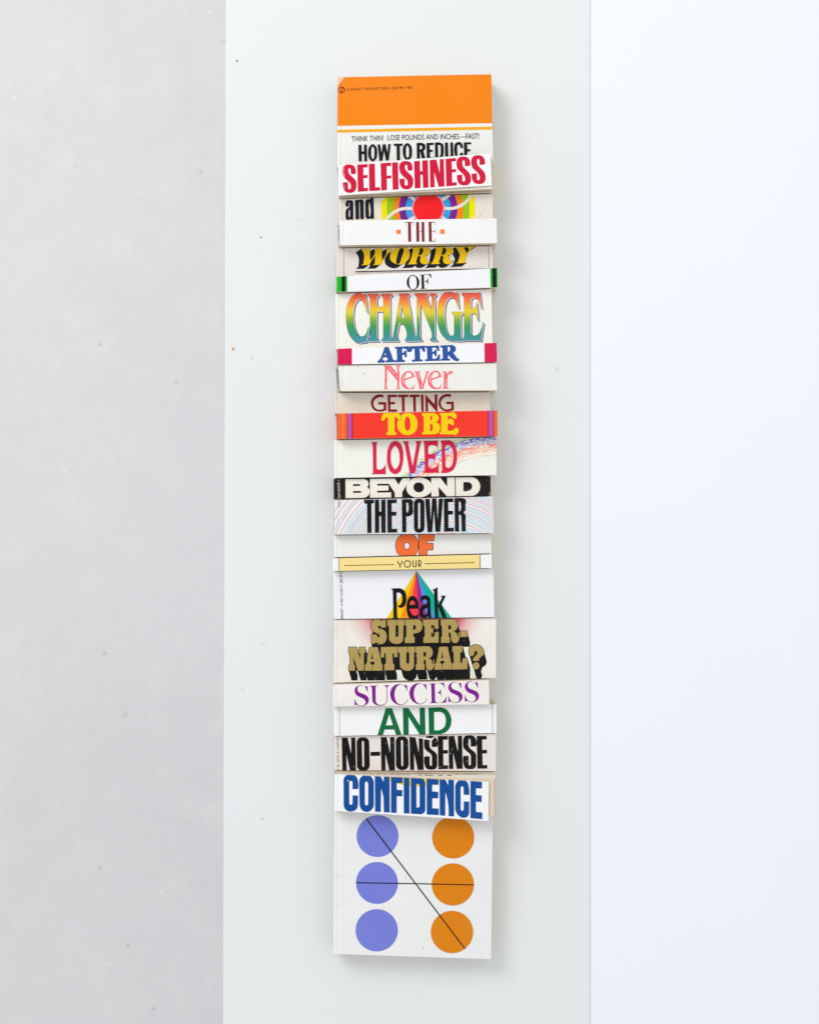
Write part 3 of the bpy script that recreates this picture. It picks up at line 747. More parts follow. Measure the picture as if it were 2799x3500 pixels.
# TO BE
PURP = ink((196, 82, 164), 0.2, (230, 170, 210), 0.06); ORG2 = ink((252, 104, 42), 0.3, (255, 190, 140), 0.06); RULE = ink((52, 20, 34), 0.0)
def vband(title, name, xa, xb, y0, y1, mat, lean=0.0):
    art(title, name, [(poly((xa, y0), (xb, y0), (xb + lean, y1), (xa + lean, y1)), mat)])
vband('to_be', 'stripe', 1130, 1186, 1390, 1510, ORG2, .4); vband('to_be', 'stripe', 1186, 1205, 1390, 1510, RULE, .4); vband('to_be', 'stripe', 1187.9, 1202.7, 1390, 1510, PURP, .4)
vband('to_be', 'stripe', 1687.5, 1715, 1390, 1510, ORG2, .4); vband('to_be', 'stripe', 1667.3, 1687.6, 1390, 1510, RULE, .8); vband('to_be', 'stripe', 1669.2, 1685.5, 1390, 1510, PURP, .8)
tobe = glyphs('''
Z 1290 1395 290
150,98 ~190,105 360,105 ~400,92 ~440,95 ~455,130 ~492,205 ~480,240 ~440,250 ~420,230 ~390,195 ~355,180 348,200 348,470 ~360,490 ~385,505 385,530 ~375,545 195,547 ~182,530 ~185,500 ~210,485 215,470 213,200 ~200,182 ~165,200 ~135,245 ~105,255 ~78,235 ~85,205 ~125,110
~640,95 ~740,140 ~800,230 ~815,330 ~780,460 ~700,530 ~610,548 ~520,530 ~430,450 ~402,340 ~415,260 ~440,200 ~490,140 ~560,105 | ~610,170 ~650,210 ~668,310 ~655,420 ~612,465 ~570,420 ~552,320 ~565,220
915,102 1100,96 ~1190,115 ~1240,170 ~1240,230 1185,287 ~1255,330 ~1275,410 ~1250,480 ~1170,530 910,535 ~905,510 ~915,495 ~935,480 940,460 938,190 ~935,165 ~910,150 ~903,120 | 1072,165 ~1090,160 ~1110,190 ~1105,235 ~1085,248 1072,245 | 1070,318 ~1095,320 ~1125,380 ~1115,440 ~1090,470 1070,465
1270,100 1490,95 ~1530,80 ~1555,85 ~1605,190 ~1595,210 ~1560,212 ~1530,190 ~1490,165 ~1440,160 1428,170 1428,235 ~1445,235 ~1470,215 ~1500,212 ~1550,320 ~1545,345 ~1520,348 ~1480,325 ~1440,315 1428,325 1425,455 ~1480,460 ~1530,450 ~1580,410 ~1610,398 ~1640,420 ~1600,540 ~1570,548 ~1530,535 1265,530 ~1258,505 ~1275,488 1292,465 1295,170 ~1285,150 ~1265,135
''')
z = zc(1290, 1395, 290)
art('to_be', 'title_lettering', [(tobe, ink((255, 202, 8), 0.3, (255, 240, 190), 0.05)),
    ([stroke([z(450, 118), z(480, 180), z(492, 212), z(484, 240), z(450, 251), z(425, 238)], 0.8)], ink((96, 84, 40), 0.0))])
scuffs('to_be', [([(1171, 1416), (1172.4, 1440), (1170.5, 1462), (1171.6, 1496)], .8)], paper((250, 226, 210)))

# LOVED with the crayon rainbow
def crayon(rgb, paper_rgb, density):
    t = NT('crayon'); v = t.obj()
    r = t.n('ShaderNodeMapping'); t.l(v, r.inputs[0]); r.inputs['Rotation'].default_value = (0, 0, math.radians(-40)); r.inputs['Scale'].default_value = (500, 1500, 500)
    a = t.noise(r.outputs[0], 1.0, 3, 0.65)
    f = t.maprange(a, 0.62 - 0.26 * density, 0.78 - 0.26 * density)
    return t.fin(t.mix(f, lin(paper_rgb), lin(rgb)), 0.5, 0.3)
P = np.array([(1398., 1626.), (1494.5, 1551.), (1692., 1498.)])
A_ = 2 * np.array([P[1] - P[0], P[2] - P[0]]); b_ = np.array([(P[1] ** 2).sum() - (P[0] ** 2).sum(), (P[2] ** 2).sum() - (P[0] ** 2).sum()])
CX, CY = np.linalg.solve(A_, b_); R0 = float(np.hypot(P[0][0] - CX, P[0][1] - CY))
def arcband(r0, r1, wob=0.0):
    aa = [math.radians(178 + k * 1.2) for k in range(100)]
    o = [(CX + (R0 + r1 + wob * math.sin(k * 1.7)) * math.cos(a), CY + (R0 + r1 + wob * math.sin(k * 1.7)) * math.sin(a)) for k, a in enumerate(aa)]
    i = [(CX + (R0 + r0 + wob * math.sin(k * 2.3)) * math.cos(a), CY + (R0 + r0 + wob * math.sin(k * 2.3)) * math.sin(a)) for k, a in enumerate(aa)]
    return [o + i[::-1]]
cp = (244, 243, 234)
for r0, r1, rgb, dn in ((7, 17, (176, 208, 96), .8), (-6, 7, (84, 90, 200), .86), (-18, -6, (176, 174, 224), .85), (-31, -18, (244, 120, 90), .85), (-45, -31, (250, 176, 140), .85), (-58, -45, (250, 206, 160), .6)):
    art('loved', 'rainbow_band', [([arcband(r0, r1, .9)], crayon(rgb, cp, dn))])
art('loved', 'title_lettering', [(glyphs('''
Z 1250 1490 340
97,106 205,105 ~190,140 185,180 188,540 ~200,575 ~240,585 ~300,560 ~330,520 347,465 347,668 310,662 105,664 ~122,640 127,600 122,180 ~115,140
~510,86 ~590,120 ~640,230 ~652,370 ~630,520 ~590,620 ~510,662 ~430,620 ~380,500 ~368,360 ~390,210 ~440,120 | ~510,172 ~560,230 ~588,370 ~570,510 ~510,578 ~455,510 ~432,370 ~455,230
640,95 750,92 ~738,125 745,170 812,530 878,160 ~875,115 865,88 970,86 ~945,140 850,648 765,650 680,180 ~665,130
990,86 1235,82 1248,70 1252,240 ~1235,190 ~1180,162 ~1120,165 ~1085,190 1080,310 ~1130,315 ~1175,300 1200,262 1203,430 ~1180,405 ~1140,395 1085,398 1085,530 ~1110,560 ~1170,560 ~1220,530 1262,455 1265,648 1240,640 1002,642 ~1018,620 1022,590 1015,160 ~1008,115
1292,82 1430,75 ~1510,105 ~1560,200 ~1582,340 ~1560,500 ~1510,590 ~1430,632 1298,638 ~1315,610 1320,570 1312,150 ~1308,115 | ~1425,158 ~1480,190 ~1510,270 ~1518,350 ~1500,470 ~1470,535 ~1425,555 ~1390,530 1380,480 1372,220 ~1385,175
'''), ink((216, 42, 78), 0.3, (245, 170, 185), 0.1))])

# BEYOND
CREAM = ink((240, 232, 220), 0.6, (206, 196, 180), 0.05)
text_art('beyond', 'small_print', 'TAM BOOK (', (1164.5, 1706), (1160.8, 1640), 9.0, ink((226, 218, 204), 0.8, (60, 50, 44)))
art('beyond', 'title_lettering', [(glyphs('''
Z 1160 1620 270
133,115 530,112 ~600,140 ~637,200 ~630,250 600,285 ~645,320 ~662,390 ~645,450 ~590,500 500,522 135,528 | 300,222 430,220 ~465,240 ~430,262 300,265 | 300,373 450,370 ~490,390 ~450,412 300,415
666,108 1205,100 1205,212 825,215 825,255 1070,255 1072,360 825,367 825,408 1130,402 1132,512 669,518
1075,108 1210,103 1290,240 1375,95 1545,93 1535,125 1370,395 1370,505 1212,508 1205,400 1075,205
Z 1420 1620 270
~80,80 ~230,110 ~330,190 ~362,290 ~330,400 ~220,480 ~80,512 ~-70,490 ~-170,410 ~-200,300 ~-165,190 ~-70,105 | ~75,183 ~150,210 ~185,290 ~160,370 ~80,402 ~0,380 ~-45,300 ~-20,215
340,92 540,82 692,280 690,76 855,72 860,482 685,488 500,280 508,488 348,492
875,75 1230,70 ~1330,110 ~1390,190 ~1410,280 ~1380,380 ~1310,450 ~1220,478 880,482 | 1042,178 1130,175 ~1205,200 ~1235,265 ~1215,330 ~1150,370 1042,375
'''), CREAM)])
z = zc(1420, 1620, 270)
scuffs('beyond', [([z(1605, 400), z(1625, 440), z(1620, 478)], 4), ([z(1075, 345), z(1095, 350)], 2), ([z(1130, 330), z(1150, 345)], 1.6)], paper((150, 120, 96)))

# THE POWER
lines = {'a': [], 'b': [], 'c': [], 'd': []}
rr = random.Random(5); r = 172.0
kinds = 'aabbbbacbbbdbbaab'
k = 0; tints = []
while r < 470:
    kk = kinds[k % len(kinds)]; k += 1
    cx, cy = 1530 + (r - 300) * 0.04, 2001
    pts = [(cx + r * math.cos(math.radians(a)), cy - r * math.sin(math.radians(a))) for a in range(20, 179, 2)]
    lines[kk].append(stroke(pts, 1.3))
    step = rr.choice((6.4, 7.2, 8.0, 9.2)) if r < 395 else rr.choice((9, 12, 16))
    if kk == 'b' and r < 400 and rr.random() < 0.2:
        tints.append(stroke([(cx + (r + step / 2) * math.cos(math.radians(a)), cy - (r + step / 2) * math.sin(math.radians(a))) for a in range(20, 179, 2)], step - 1))
    r += step
art('power', 'arc_lines', [(tints, ink((228, 238, 243), 0.0, mottle=0.03)), (lines['a'], ink((200, 70, 116), 0.0)), (lines['b'], ink((104, 168, 198), 0.0)), (lines['c'], ink((166, 192, 150), 0.0)), (lines['d'], ink((160, 140, 190), 0.0))])
text_art('power', 'small_print', '13672', (1163.5, 1732.5), (1161.5, 1707), 7.5, ink((110, 104, 112), 0.0))
art('power', 'title_lettering', [(glyphs('''
Z 1230 1690 380
68,84 217,80 217,138 178,140 182,595 116,597 112,142 70,142
232,82 298,80 300,270 333,268 331,80 398,78 400,592 333,594 330,332 300,334 300,592 234,594
424,80 570,76 568,134 490,136 494,270 566,268 564,328 494,330 496,534 578,532 576,588 428,592
650,74 770,70 ~815,90 ~818,180 ~815,300 ~780,332 718,336 720,584 656,586 | 718,130 ~745,130 ~752,160 ~752,250 ~742,278 720,280
~920,66 ~980,85 ~1000,150 1002,500 ~980,570 ~920,592 ~860,575 ~838,510 835,160 ~855,90 | ~917,126 ~935,145 937,510 ~920,538 ~902,520 900,150
1010,70 1080,68 1100,420 1118,66 1185,64 1205,415 1222,64 1288,62 1245,578 1170,580 1148,240 1120,582 1048,584
1300,62 1448,60 1446,118 1366,120 1370,254 1440,252 1442,308 1370,312 1372,518 1455,514 1452,574 1304,576
1465,58 1595,55 ~1632,75 ~1634,180 ~1632,250 ~1605,280 ~1632,310 ~1636,400 1640,572 1578,574 1570,350 ~1560,320 1534,315 1536,574 1472,576 | 1530,112 ~1555,112 ~1563,140 ~1562,235 ~1550,258 1532,258
'''), ink((22, 22, 24), 1.0))])

# OF in orange
of2 = glyphs('''
Z 1320 1815 190
~660,92 ~800,115 ~920,210 ~980,330 ~985,440 ~960,620 ~870,750 ~700,815 ~600,820 ~450,770 ~345,660 ~298,480 ~310,340 ~390,195 ~520,112 | ~645,348 ~705,375 ~738,455 ~705,545 ~645,575 ~585,550 ~550,460 ~575,380
1015,96 1478,92 1478,298 1256,304 1256,388 1446,388 1446,578 1256,588 1256,790 1020,800
''')
art('of_orange', 'title_lettering', [(dilate(of2, 2.0, 10), ink((34, 16, 12), 0.2)), (of2, ink((255, 116, 62), 0.25, (255, 180, 140), 0.05))])

# YOUR
YEL = ink((254, 217, 142), 0.2, (252, 240, 205), 0.03); BR = ink((44, 34, 22), 0.0)
art('your', 'yellow_band', [(poly((1159.6, 1880), (1639, 1880), (1640.4, 1965), (1159.6, 1965)), YEL)])
singles('your', 'rule', [stroke([(1158.6, 1880), (1158.7, 1965)], 2.0), stroke([(1639.6, 1880), (1641, 1965)], 2.0)], BR)
singles('your', 'rule', [stroke([(1177.4, 1933), (1347, 1929.5)], 2.0), stroke([(1450.8, 1927), (1620.6, 1922.8)], 2.0)], BR)
z = zc(1320, 1815, 190)
ZL = lambda *p: [z(*q) for q in p]
art('your', 'title_lettering', [([
    stroke(ZL((354, 926), (372, 985), (398, 1022), (428, 1048)), 2.8, True), stroke(ZL((491, 918), (478, 985), (456, 1022), (428, 1048)), 2.8, True), stroke(ZL((428, 1038), (428, 1136)), 2.8),
    circle(*z(656, 1021), 12.5) + circle(*z(656, 1021), 9.6),
    stroke(ZL((828, 908), (830, 1050), (842, 1095), (880, 1113), (916, 1095), (925, 1050), (926, 904)), 2.8, True),
    stroke(ZL((1006, 1116), (1004, 904)), 2.8), stroke(ZL((1004, 912), (1050, 915), (1073, 950), (1070, 1000), (1045, 1035), (1016, 1045)), 2.7, True), stroke(ZL((1022, 1042), (1084, 1112)), 2.8)], BR)])

# Peak
z = zc(1310, 1940, 250)
ap = z(780, 74); base = 1215
xs = [66, 395, 598, 820, 1046, 1234, 1628]
cols = [(255, 196, 6), (255, 146, 6), (252, 62, 78), (158, 46, 126), (72, 146, 222), (0, 172, 148)]
for a, c_, rgb in zip(xs[:-1], xs[1:], cols):
    art('peak', 'triangle_facet', [(poly(ap, z(c_, base), z(a, base)), ink(rgb, 0.25, (240, 236, 236), 0.05))])
art('peak', 'title_lettering', [(glyphs('''
Z 1310 1940 250
188,495 ~215,492 ~300,488 ~400,490 ~480,530 ~530,610 ~545,720 ~530,840 ~480,920 ~410,948 ~360,930 335,885 ~390,885 ~430,830 ~448,740 ~435,650 ~390,598 312,590 325,1150 ~340,1180 370,1200 160,1202 240,1180 225,560 ~215,525 190,515
625,970 835,965 ~825,850 ~790,740 ~720,675 ~660,668 ~600,720 ~560,820 ~545,930 ~560,1060 ~600,1170 ~650,1225 ~780,1225 ~825,1150 835,1065 ~790,1120 ~735,1132 ~680,1105 ~640,1040 | 630,878 ~640,815 ~680,770 ~720,785 ~745,840 748,878
870,850 880,695 ~950,655 ~1020,655 ~1080,690 ~1110,770 1122,1090 ~1140,1170 1190,1210 ~1090,1210 1045,1130 ~1000,1195 ~930,1200 ~870,1150 ~850,1040 ~870,950 ~930,880 ~1010,850 ~1035,800 ~1000,755 ~950,755 ~905,790 | 1035,950 ~960,985 ~930,1040 ~950,1105 ~1000,1105 1035,1060
1160,530 1275,460 1285,890 1380,715 ~1380,690 1340,675 1340,665 1470,660 1375,865 1470,1120 ~1490,1170 1520,1200 1400,1200 1290,920 1300,1130 ~1310,1165 1355,1200 1215,1200 1195,590 ~1190,555 1165,548
'''), ink((22, 18, 20), 0.9))])
text_art('peak', 'small_print', 'ERKLEY \u2022 0-425-10150-9 \u2022 [$5.99 C', (1173, 2116), (1169.2, 1953), 8.6, ink((60, 58, 64), 0.0))

# SUPER-NATURAL?
def glow_mat(b, cx, cy, r):
    t = NT('airbrushed_ink'); v = t.obj()
    c = w(cx, cy, b['h']) - b['c']
    d = t.n('ShaderNodeVectorMath', operation='DISTANCE'); t.l(v, d.inputs[0]); d.inputs[1].default_value = (c.x, c.y, c.z)
    f = t.maprange(d.outputs['Value'], 0, r * S)
    g = t.noise(v, 1500, 2, 0.7)
    al = t.ramp(f, [(0.52, (1, 1, 1)), (0.62, (.8, .8, .8)), (0.75, (.3, .3, .3)), (0.88, (.1, .1, .1)), (0.99, (0, 0, 0))])
    al = t.mix(t.maprange(g, 0.35, 0.7, 0, 0.2), al, (0, 0, 0))
    t.l(al, t.b.inputs['Alpha'])
    return t.fin(lin((226, 40, 70)), 0.5, 0.16)
art('super', 'red_glow', [([circle(1421, 2062, 240)], glow_mat(BY['super'], 1421, 2062, 240))])
sup = glyphs('''
Z 1180 2100 250
955,125 957,310 840,308 ~835,275 ~800,262 ~772,290 ~790,325 ~850,345 ~930,385 ~972,470 ~970,580 ~920,670 ~840,700 ~780,685 ~725,660 700,685 620,685 615,475 745,475 ~750,510 ~785,545 ~815,515 ~795,465 ~740,440 ~660,400 ~620,320 ~615,230 ~660,140 ~730,110 ~800,125 ~850,155 885,130
992,130 1215,125 1215,255 ~1185,280 1183,480 ~1200,525 ~1220,535 ~1245,520 1257,480 1257,290 ~1245,262 1225,250 1225,125 1393,122 1393,250 ~1370,275 1365,560 ~1335,650 ~1260,690 ~1170,690 ~1080,655 ~1035,580 1030,300 ~1020,270 992,260
85,772 270,772 355,1065 358,950 ~350,915 322,900 328,772 475,772 477,895 ~445,915 440,960 440,1325 300,1325 195,1000 197,1150 ~205,1180 230,1200 228,1325 85,1328 88,1195 ~115,1170 118,1120 110,930 ~100,905 78,895
572,778 765,772 ~800,900 855,1165 878,1185 878,1325 645,1325 645,1190 ~680,1175 685,1115 600,1112 ~600,1170 635,1190 635,1325 465,1328 465,1190 ~495,1165 ~520,1000 | 638,905 662,1050 614,1052
838,770 1228,762 1230,1005 1150,1008 ~1145,930 1112,910 1118,1130 ~1130,1160 1155,1180 1158,1312 920,1318 920,1178 ~950,1165 960,1130 955,915 ~920,920 918,1010 838,1015
1242,768 1468,762 1468,890 ~1440,910 1438,1110 ~1455,1155 ~1475,1165 ~1500,1150 1510,1110 1508,920 ~1500,900 1478,888 1478,762 1645,760 1645,885 ~1622,910 1620,1200 ~1590,1280 ~1520,1325 ~1430,1325 ~1340,1285 ~1290,1210 1282,920 ~1270,900 1242,890
Z 1420 2100 260
-235,122 20,112 ~110,135 ~152,230 ~145,330 ~90,400 ~0,424 -48,430 -48,490 ~-40,508 -20,519 -20,642 -240,649 -240,524 ~-212,510 -207,480 -207,290 ~-215,258 -235,245 | -55,242 -20,240 ~5,265 ~5,325 ~-20,348 -55,350
170,118 515,112 520,325 435,328 ~425,265 ~390,240 355,242 355,330 ~375,320 385,290 400,290 400,445 385,448 ~375,410 357,400 357,505 ~400,508 ~430,480 438,402 522,395 522,640 178,645 178,520 ~205,500 210,480 205,280 ~195,255 170,245
572,115 840,105 ~920,140 ~955,220 ~945,310 ~900,360 850,378 ~910,410 ~940,450 ~950,500 ~962,500 ~970,460 972,405 990,405 ~990,540 ~960,620 ~890,648 ~830,620 ~805,550 ~800,460 ~790,415 750,412 752,500 ~760,515 775,520 775,640 578,645 578,518 ~598,500 602,480 597,280 ~590,255 572,245 | 743,242 ~775,240 ~805,270 ~800,325 ~775,340 743,342
1012,380 1165,375 1168,508 1015,512
5,730 250,722 ~340,745 ~385,820 ~380,920 ~340,975 285,995 ~350,1025 ~375,1065 ~385,1125 ~395,1120 ~402,1070 405,1020 418,1020 ~420,1150 ~390,1230 ~320,1265 ~265,1240 ~240,1180 ~235,1080 ~220,1030 183,1028 185,1110 ~190,1125 205,1135 205,1252 8,1258 8,1130 ~30,1110 32,900 ~25,870 5,860 | 178,855 ~215,852 ~240,880 ~238,930 ~215,955 180,957
540,735 725,730 805,1090 829,1115 829,1245 612,1250 610,1120 ~645,1105 648,1050 565,1052 ~565,1105 598,1120 600,1250 432,1255 432,1128 ~465,1100 | 603,845 625,992 580,995
834,722 1060,715 1060,850 ~1020,865 1010,920 1012,1080 ~1025,1105 ~1055,1090 1072,995 1175,990 1175,1240 838,1250 838,1115 ~865,1090 865,880 ~855,855 834,850
1310,1055 ~1305,1010 ~1330,965 ~1380,920 ~1398,880 ~1390,840 ~1360,825 ~1335,845 ~1330,890 ~1310,930 ~1270,942 ~1225,920 ~1205,850 ~1230,750 ~1300,695 ~1370,685 ~1450,705 ~1520,770 ~1550,860 ~1530,920 ~1470,970 ~1440,1010 1435,1052
~1372,1085 ~1425,1105 ~1445,1165 ~1420,1225 ~1370,1245 ~1320,1220 ~1300,1165 ~1320,1110
''')
z5, z6b = zc(1180, 2100, 250), zc(1420, 2100, 260)
sup_fill = [[[z5(690, 135), z6b(850, 112), z6b(945, 180), z6b(1004, 372), z6b(1165, 380), z6b(1234, 620), z6b(1234, 734), z5(1300, 760), z5(626, 752), z5(620, 690), z5(730, 680), z5(700, 470), z5(640, 470), z5(640, 400)]],
    [[z5(92, 905), z5(325, 890), z5(470, 900), z5(530, 940), z5(570, 780), z6b(700, 735), z6b(1055, 722), z6b(1078, 740), z6b(1142, 985), z6b(1172, 998), z6b(1172, 1240), z6b(560, 1250), z5(1250, 1310), z5(90, 1325), z5(90, 1200), z5(120, 1150)]]]
art('super', 'title_lettering', [(sup_fill + dilate(sup, 1.8, 8) + sweep([[g[0]] for g in sup], 9.3, 33.5), ink((20, 19, 20), 1.1)), (sup, ink((176, 152, 92), 0.5, (226, 212, 170), 0.1, 0.33))])

# SUCCESS
art('success', 'title_lettering', [(glyphs('''
Z 1190 2320 250
S: 455,165 462,305 450,308 ~420,240 ~370,170 ~300,165 ~240,185 ~220,240 ~250,310 ~340,350 ~440,400 ~488,480 ~470,570 ~410,625 ~330,648 ~260,640 ~190,615 155,640 150,470 160,475 ~200,570 ~270,630 ~340,632 ~395,600 ~408,540 ~380,490 ~300,445 ~200,390 ~155,310 ~165,220 ~230,165 ~310,152 ~380,170 ~420,182
495,165 710,155 710,163 ~655,180 648,220 650,480 ~670,570 ~730,612 ~810,610 ~880,570 ~905,500 905,230 ~890,190 ~860,165 815,155 980,147 980,155 ~935,180 920,230 922,480 ~905,560 ~850,615 ~770,635 ~680,625 ~600,580 ~568,500 560,240 ~550,195 495,172
C: 1383,130 1395,285 1385,290 ~1350,210 ~1290,150 ~1220,140 ~1150,185 ~1105,280 ~1092,380 ~1110,480 ~1160,570 ~1230,605 ~1300,595 ~1360,550 1405,470 1415,478 ~1370,560 ~1300,610 ~1210,620 ~1120,590 ~1030,510 ~990,400 ~1000,280 ~1060,180 ~1140,132 ~1210,125 ~1290,140 1345,160
@C 454 -20
Z 1420 2310 250
300,182 672,165 690,285 680,290 ~650,225 ~590,185 455,188 458,398 ~520,395 ~560,370 598,300 605,490 598,490 ~570,420 ~530,405 458,405 462,560 ~480,615 ~540,632 ~620,622 ~680,570 722,490 730,495 720,632 298,648 298,642 ~365,625 378,580 370,240 ~360,200 302,190
@S 620 -9
@S 1008 -24
'''), ink((128, 34, 140), 0.35, (210, 170, 215), 0.08))])

# AND
singles('and_green', 'rule', [stroke([(1160.6, 2400), (1162.2, 2530)], 1.3), stroke([(1682.3, 2395), (1683.6, 2520)], 1.3)], ink((40, 100, 80), 0.0))
art('and_green', 'title_lettering', [(glyphs('''
Z 1270 2400 290
290,122 415,120 612,672 502,672 460,555 262,557 228,690 114,690 | 358,240 433,468 290,472
635,118 750,117 980,470 975,113 1083,112 1096,672 986,672 750,300 755,680 645,680
1155,112 1380,105 ~1490,130 ~1580,220 ~1620,360 ~1595,500 ~1520,600 ~1400,648 1165,660 | 1268,200 1380,195 ~1460,230 ~1500,310 ~1505,410 ~1470,510 ~1400,560 1272,568
'''), ink((0, 108, 66), 0.35, (120, 180, 150), 0.08))])

# NO-NONSENSE
art('nonsense', 'title_lettering', [(glyphs('''
Z 1140 2500 280
N: 173,130 297,128 372,465 370,130 462,128 475,828 350,830 272,490 278,828 187,830
O: ~610,122 ~700,140 ~752,215 765,700 ~735,790 ~630,832 ~530,800 ~492,720 485,230 ~520,150 | ~618,200 ~640,220 645,720 ~628,752 ~608,725 598,220
777,432 983,424 985,512 779,518
@N 820 -10
@O 820 -18
@N 1422 -18
Z 1410 2500 280
S: 518,325 402,328 402,240 ~395,180 ~378,165 ~360,185 358,300 ~375,350 ~430,400 ~490,450 ~520,520 522,700 ~490,780 ~390,805 ~290,780 ~252,700 248,525 360,520 362,690 ~370,718 ~388,722 ~405,705 405,530 ~390,490 ~310,420 ~255,360 ~242,290 244,190 ~280,110 ~370,90 ~460,105 ~510,165
527,97 738,93 738,172 642,175 645,392 742,388 742,465 646,467 650,712 750,710 750,788 540,795
752,97 877,93 952,425 948,93 1040,90 1055,785 930,787 850,450 858,787 765,790
@S 818 -12
1345,93 1556,90 1558,165 1462,170 1465,385 1563,380 1563,458 1467,462 1472,705 1568,700 1570,778 1360,782
'''), ink((22, 18, 19), 1.2))])
z = zc(1410, 2500, 280)
art('nonsense', 'tear', [([poly(*[z(*p) for p in ((-40, 92), (140, 112), (270, 128), (400, 150), (440, 118), (486, 88), (470, 112), (410, 190), (355, 182), (230, 156), (100, 132), (-40, 116))])], paper((246, 241, 234)))])
NP = ink((120, 112, 108), 0.0)
text_art('nonsense', 'small_print', 'A BANTAM B', (1158.2, 2561), (1157.4, 2515), 6.6, NP)
text_art('nonsense', 'small_print', '$3.95', (1158.6, 2604), (1158.2, 2582), 6.6, NP)
text_art('nonsense', 'small_print', '2-3', (1158.9, 2640), (1158.8, 2628), 6.6, NP)
def star(cx, cy, r): return [stroke([(cx - r * math.cos(a), cy - r * math.sin(a)), (cx + r * math.cos(a), cy + r * math.sin(a))], 1.2) for a in (0, math.pi / 3, 2 * math.pi / 3)]
art('nonsense', 'star_mark', [(star(1155.8, 2571.5, 3.4), NP)]); art('nonsense', 'star_mark', [(star(1155.8, 2617.5, 3.4), NP)])

# CONFIDENCE
art('confidence', 'yellow_band', [(glyphs('Z 1140 2630 280\n985,60 2375,60 2375,201 ~2230,273 ~1946,348 ~1800,359 ~1600,352 ~1460,325 ~1200,245 1050,165'), ink((252, 212, 36), 0.2, (255, 236, 150), 0.05))])
art('confidence', 'title_lettering', [(glyphs('''
Z 1140 2630 280
518,412 400,415 400,290 ~390,250 ~365,237 ~340,255 332,300 333,690 ~345,735 ~365,745 ~390,730 400,690 402,545 518,548 515,730 ~480,840 ~370,885 ~260,850 ~215,740 212,290 ~240,150 ~320,100 ~400,105 ~480,150 ~515,240
~690,110 ~790,150 ~840,230 850,320 850,690 ~820,830 ~710,895 ~600,855 ~548,740 540,300 ~570,170 | ~692,248 ~720,280 730,330 730,700 ~715,745 ~695,758 ~670,740 660,690 660,310 ~670,270
868,128 985,130 1055,265 1058,135 1180,140 1185,905 1060,902 ~1050,600 ~1035,520 1000,405 995,895 875,890
1208,143 1458,150 1455,290 1330,288 1330,430 1447,432 1447,568 1330,562 1328,915 1208,910
1475,155 1597,160 1600,930 1478,922
Z 1410 2630 300
-35,154 140,162 ~215,190 ~250,270 252,790 ~225,850 ~150,880 -35,868 | 75,292 ~105,285 ~130,300 137,340 138,690 ~130,735 ~105,748 78,745
275,165 508,180 510,302 385,300 385,430 505,440 505,568 387,565 387,760 515,768 515,897 278,885
528,178 635,183 700,310 698,192 812,198 815,922 705,915 ~700,700 ~685,600 645,450 640,910 533,900
1112,500 1003,495 1000,390 ~990,340 ~970,325 ~950,345 943,400 943,760 ~955,800 ~975,812 ~995,795 1003,750 1003,625 1113,630 1112,840 ~1080,920 ~1000,950 ~920,920 ~865,860 ~835,740 835,390 ~860,260 ~930,200 ~1010,205 ~1075,250 ~1105,350
1133,224 1362,240 1360,372 1243,368 1242,500 1357,508 1355,640 1243,632 1242,830 1368,842 1368,975 1134,955
'''), ink((18, 80, 150), 0.8, (120, 160, 210), 0.1))])
z = zc(1140, 2630, 280)
art('confidence', 'scuff', [(poly(z(288, 250), z(300, 232), z(328, 212), z(318, 240), z(302, 258)), paper((236, 236, 238)))])

# circles
z = zc(1100, 2740, 650)
BLUE = ink((120, 128, 210), 0.2, (180, 184, 240), 0.04); OCH = ink((219, 131, 0), 0.2, (240, 190, 110), 0.04)
for (x, y, rr_, m) in ((505, 312, 190, BLUE), (500, 737, 190, BLUE), (498, 1166, 191.5, BLUE), (1190, 325, 190.5, OCH), (1187, 751, 191, OCH), (1179, 1182, 191.5, OCH)):
    cx, cy = z(x, y)
    art('circles', 'circle', [([circle(cx, cy, rr_ / 2.652, 96)], m)])
art('circles', 'line', [([stroke([z(402, 152), z(1297, 1334)], 4.0)], BLK)])
art('circles', 'line', [([stroke([z(312, 734), z(850, 743), z(1378, 755)], 3.3)], BLK)])
FOX = paper((186, 184, 180))
singles('circles', 'spot', [circle(*z(918, 1327), 2.3, 12), circle(*z(756, 682), 1.6, 10), circle(*z(952, 1020), 1.5, 10), circle(*z(557, 964), 1.3, 10), circle(*z(175, 852), 1.2, 10)], FOX)
singles('circles', 'crease', [stroke([z(115, 665), z(160, 674), z(205, 680)], 1.0), stroke([z(115, 940), z(170, 936)], .9), stroke([z(1460, 880), z(1490, 850), z(1515, 825)], .7)], paper((216, 215, 213)))
z = zc(1100, 1200, 650)
singles('never', 'smudge', [circle(*z(384, 202), 5.5, 14), circle(*z(345, 180), 2.6, 10), circle(*z(330, 140), 3.2, 10)], paper((226, 223, 217)))

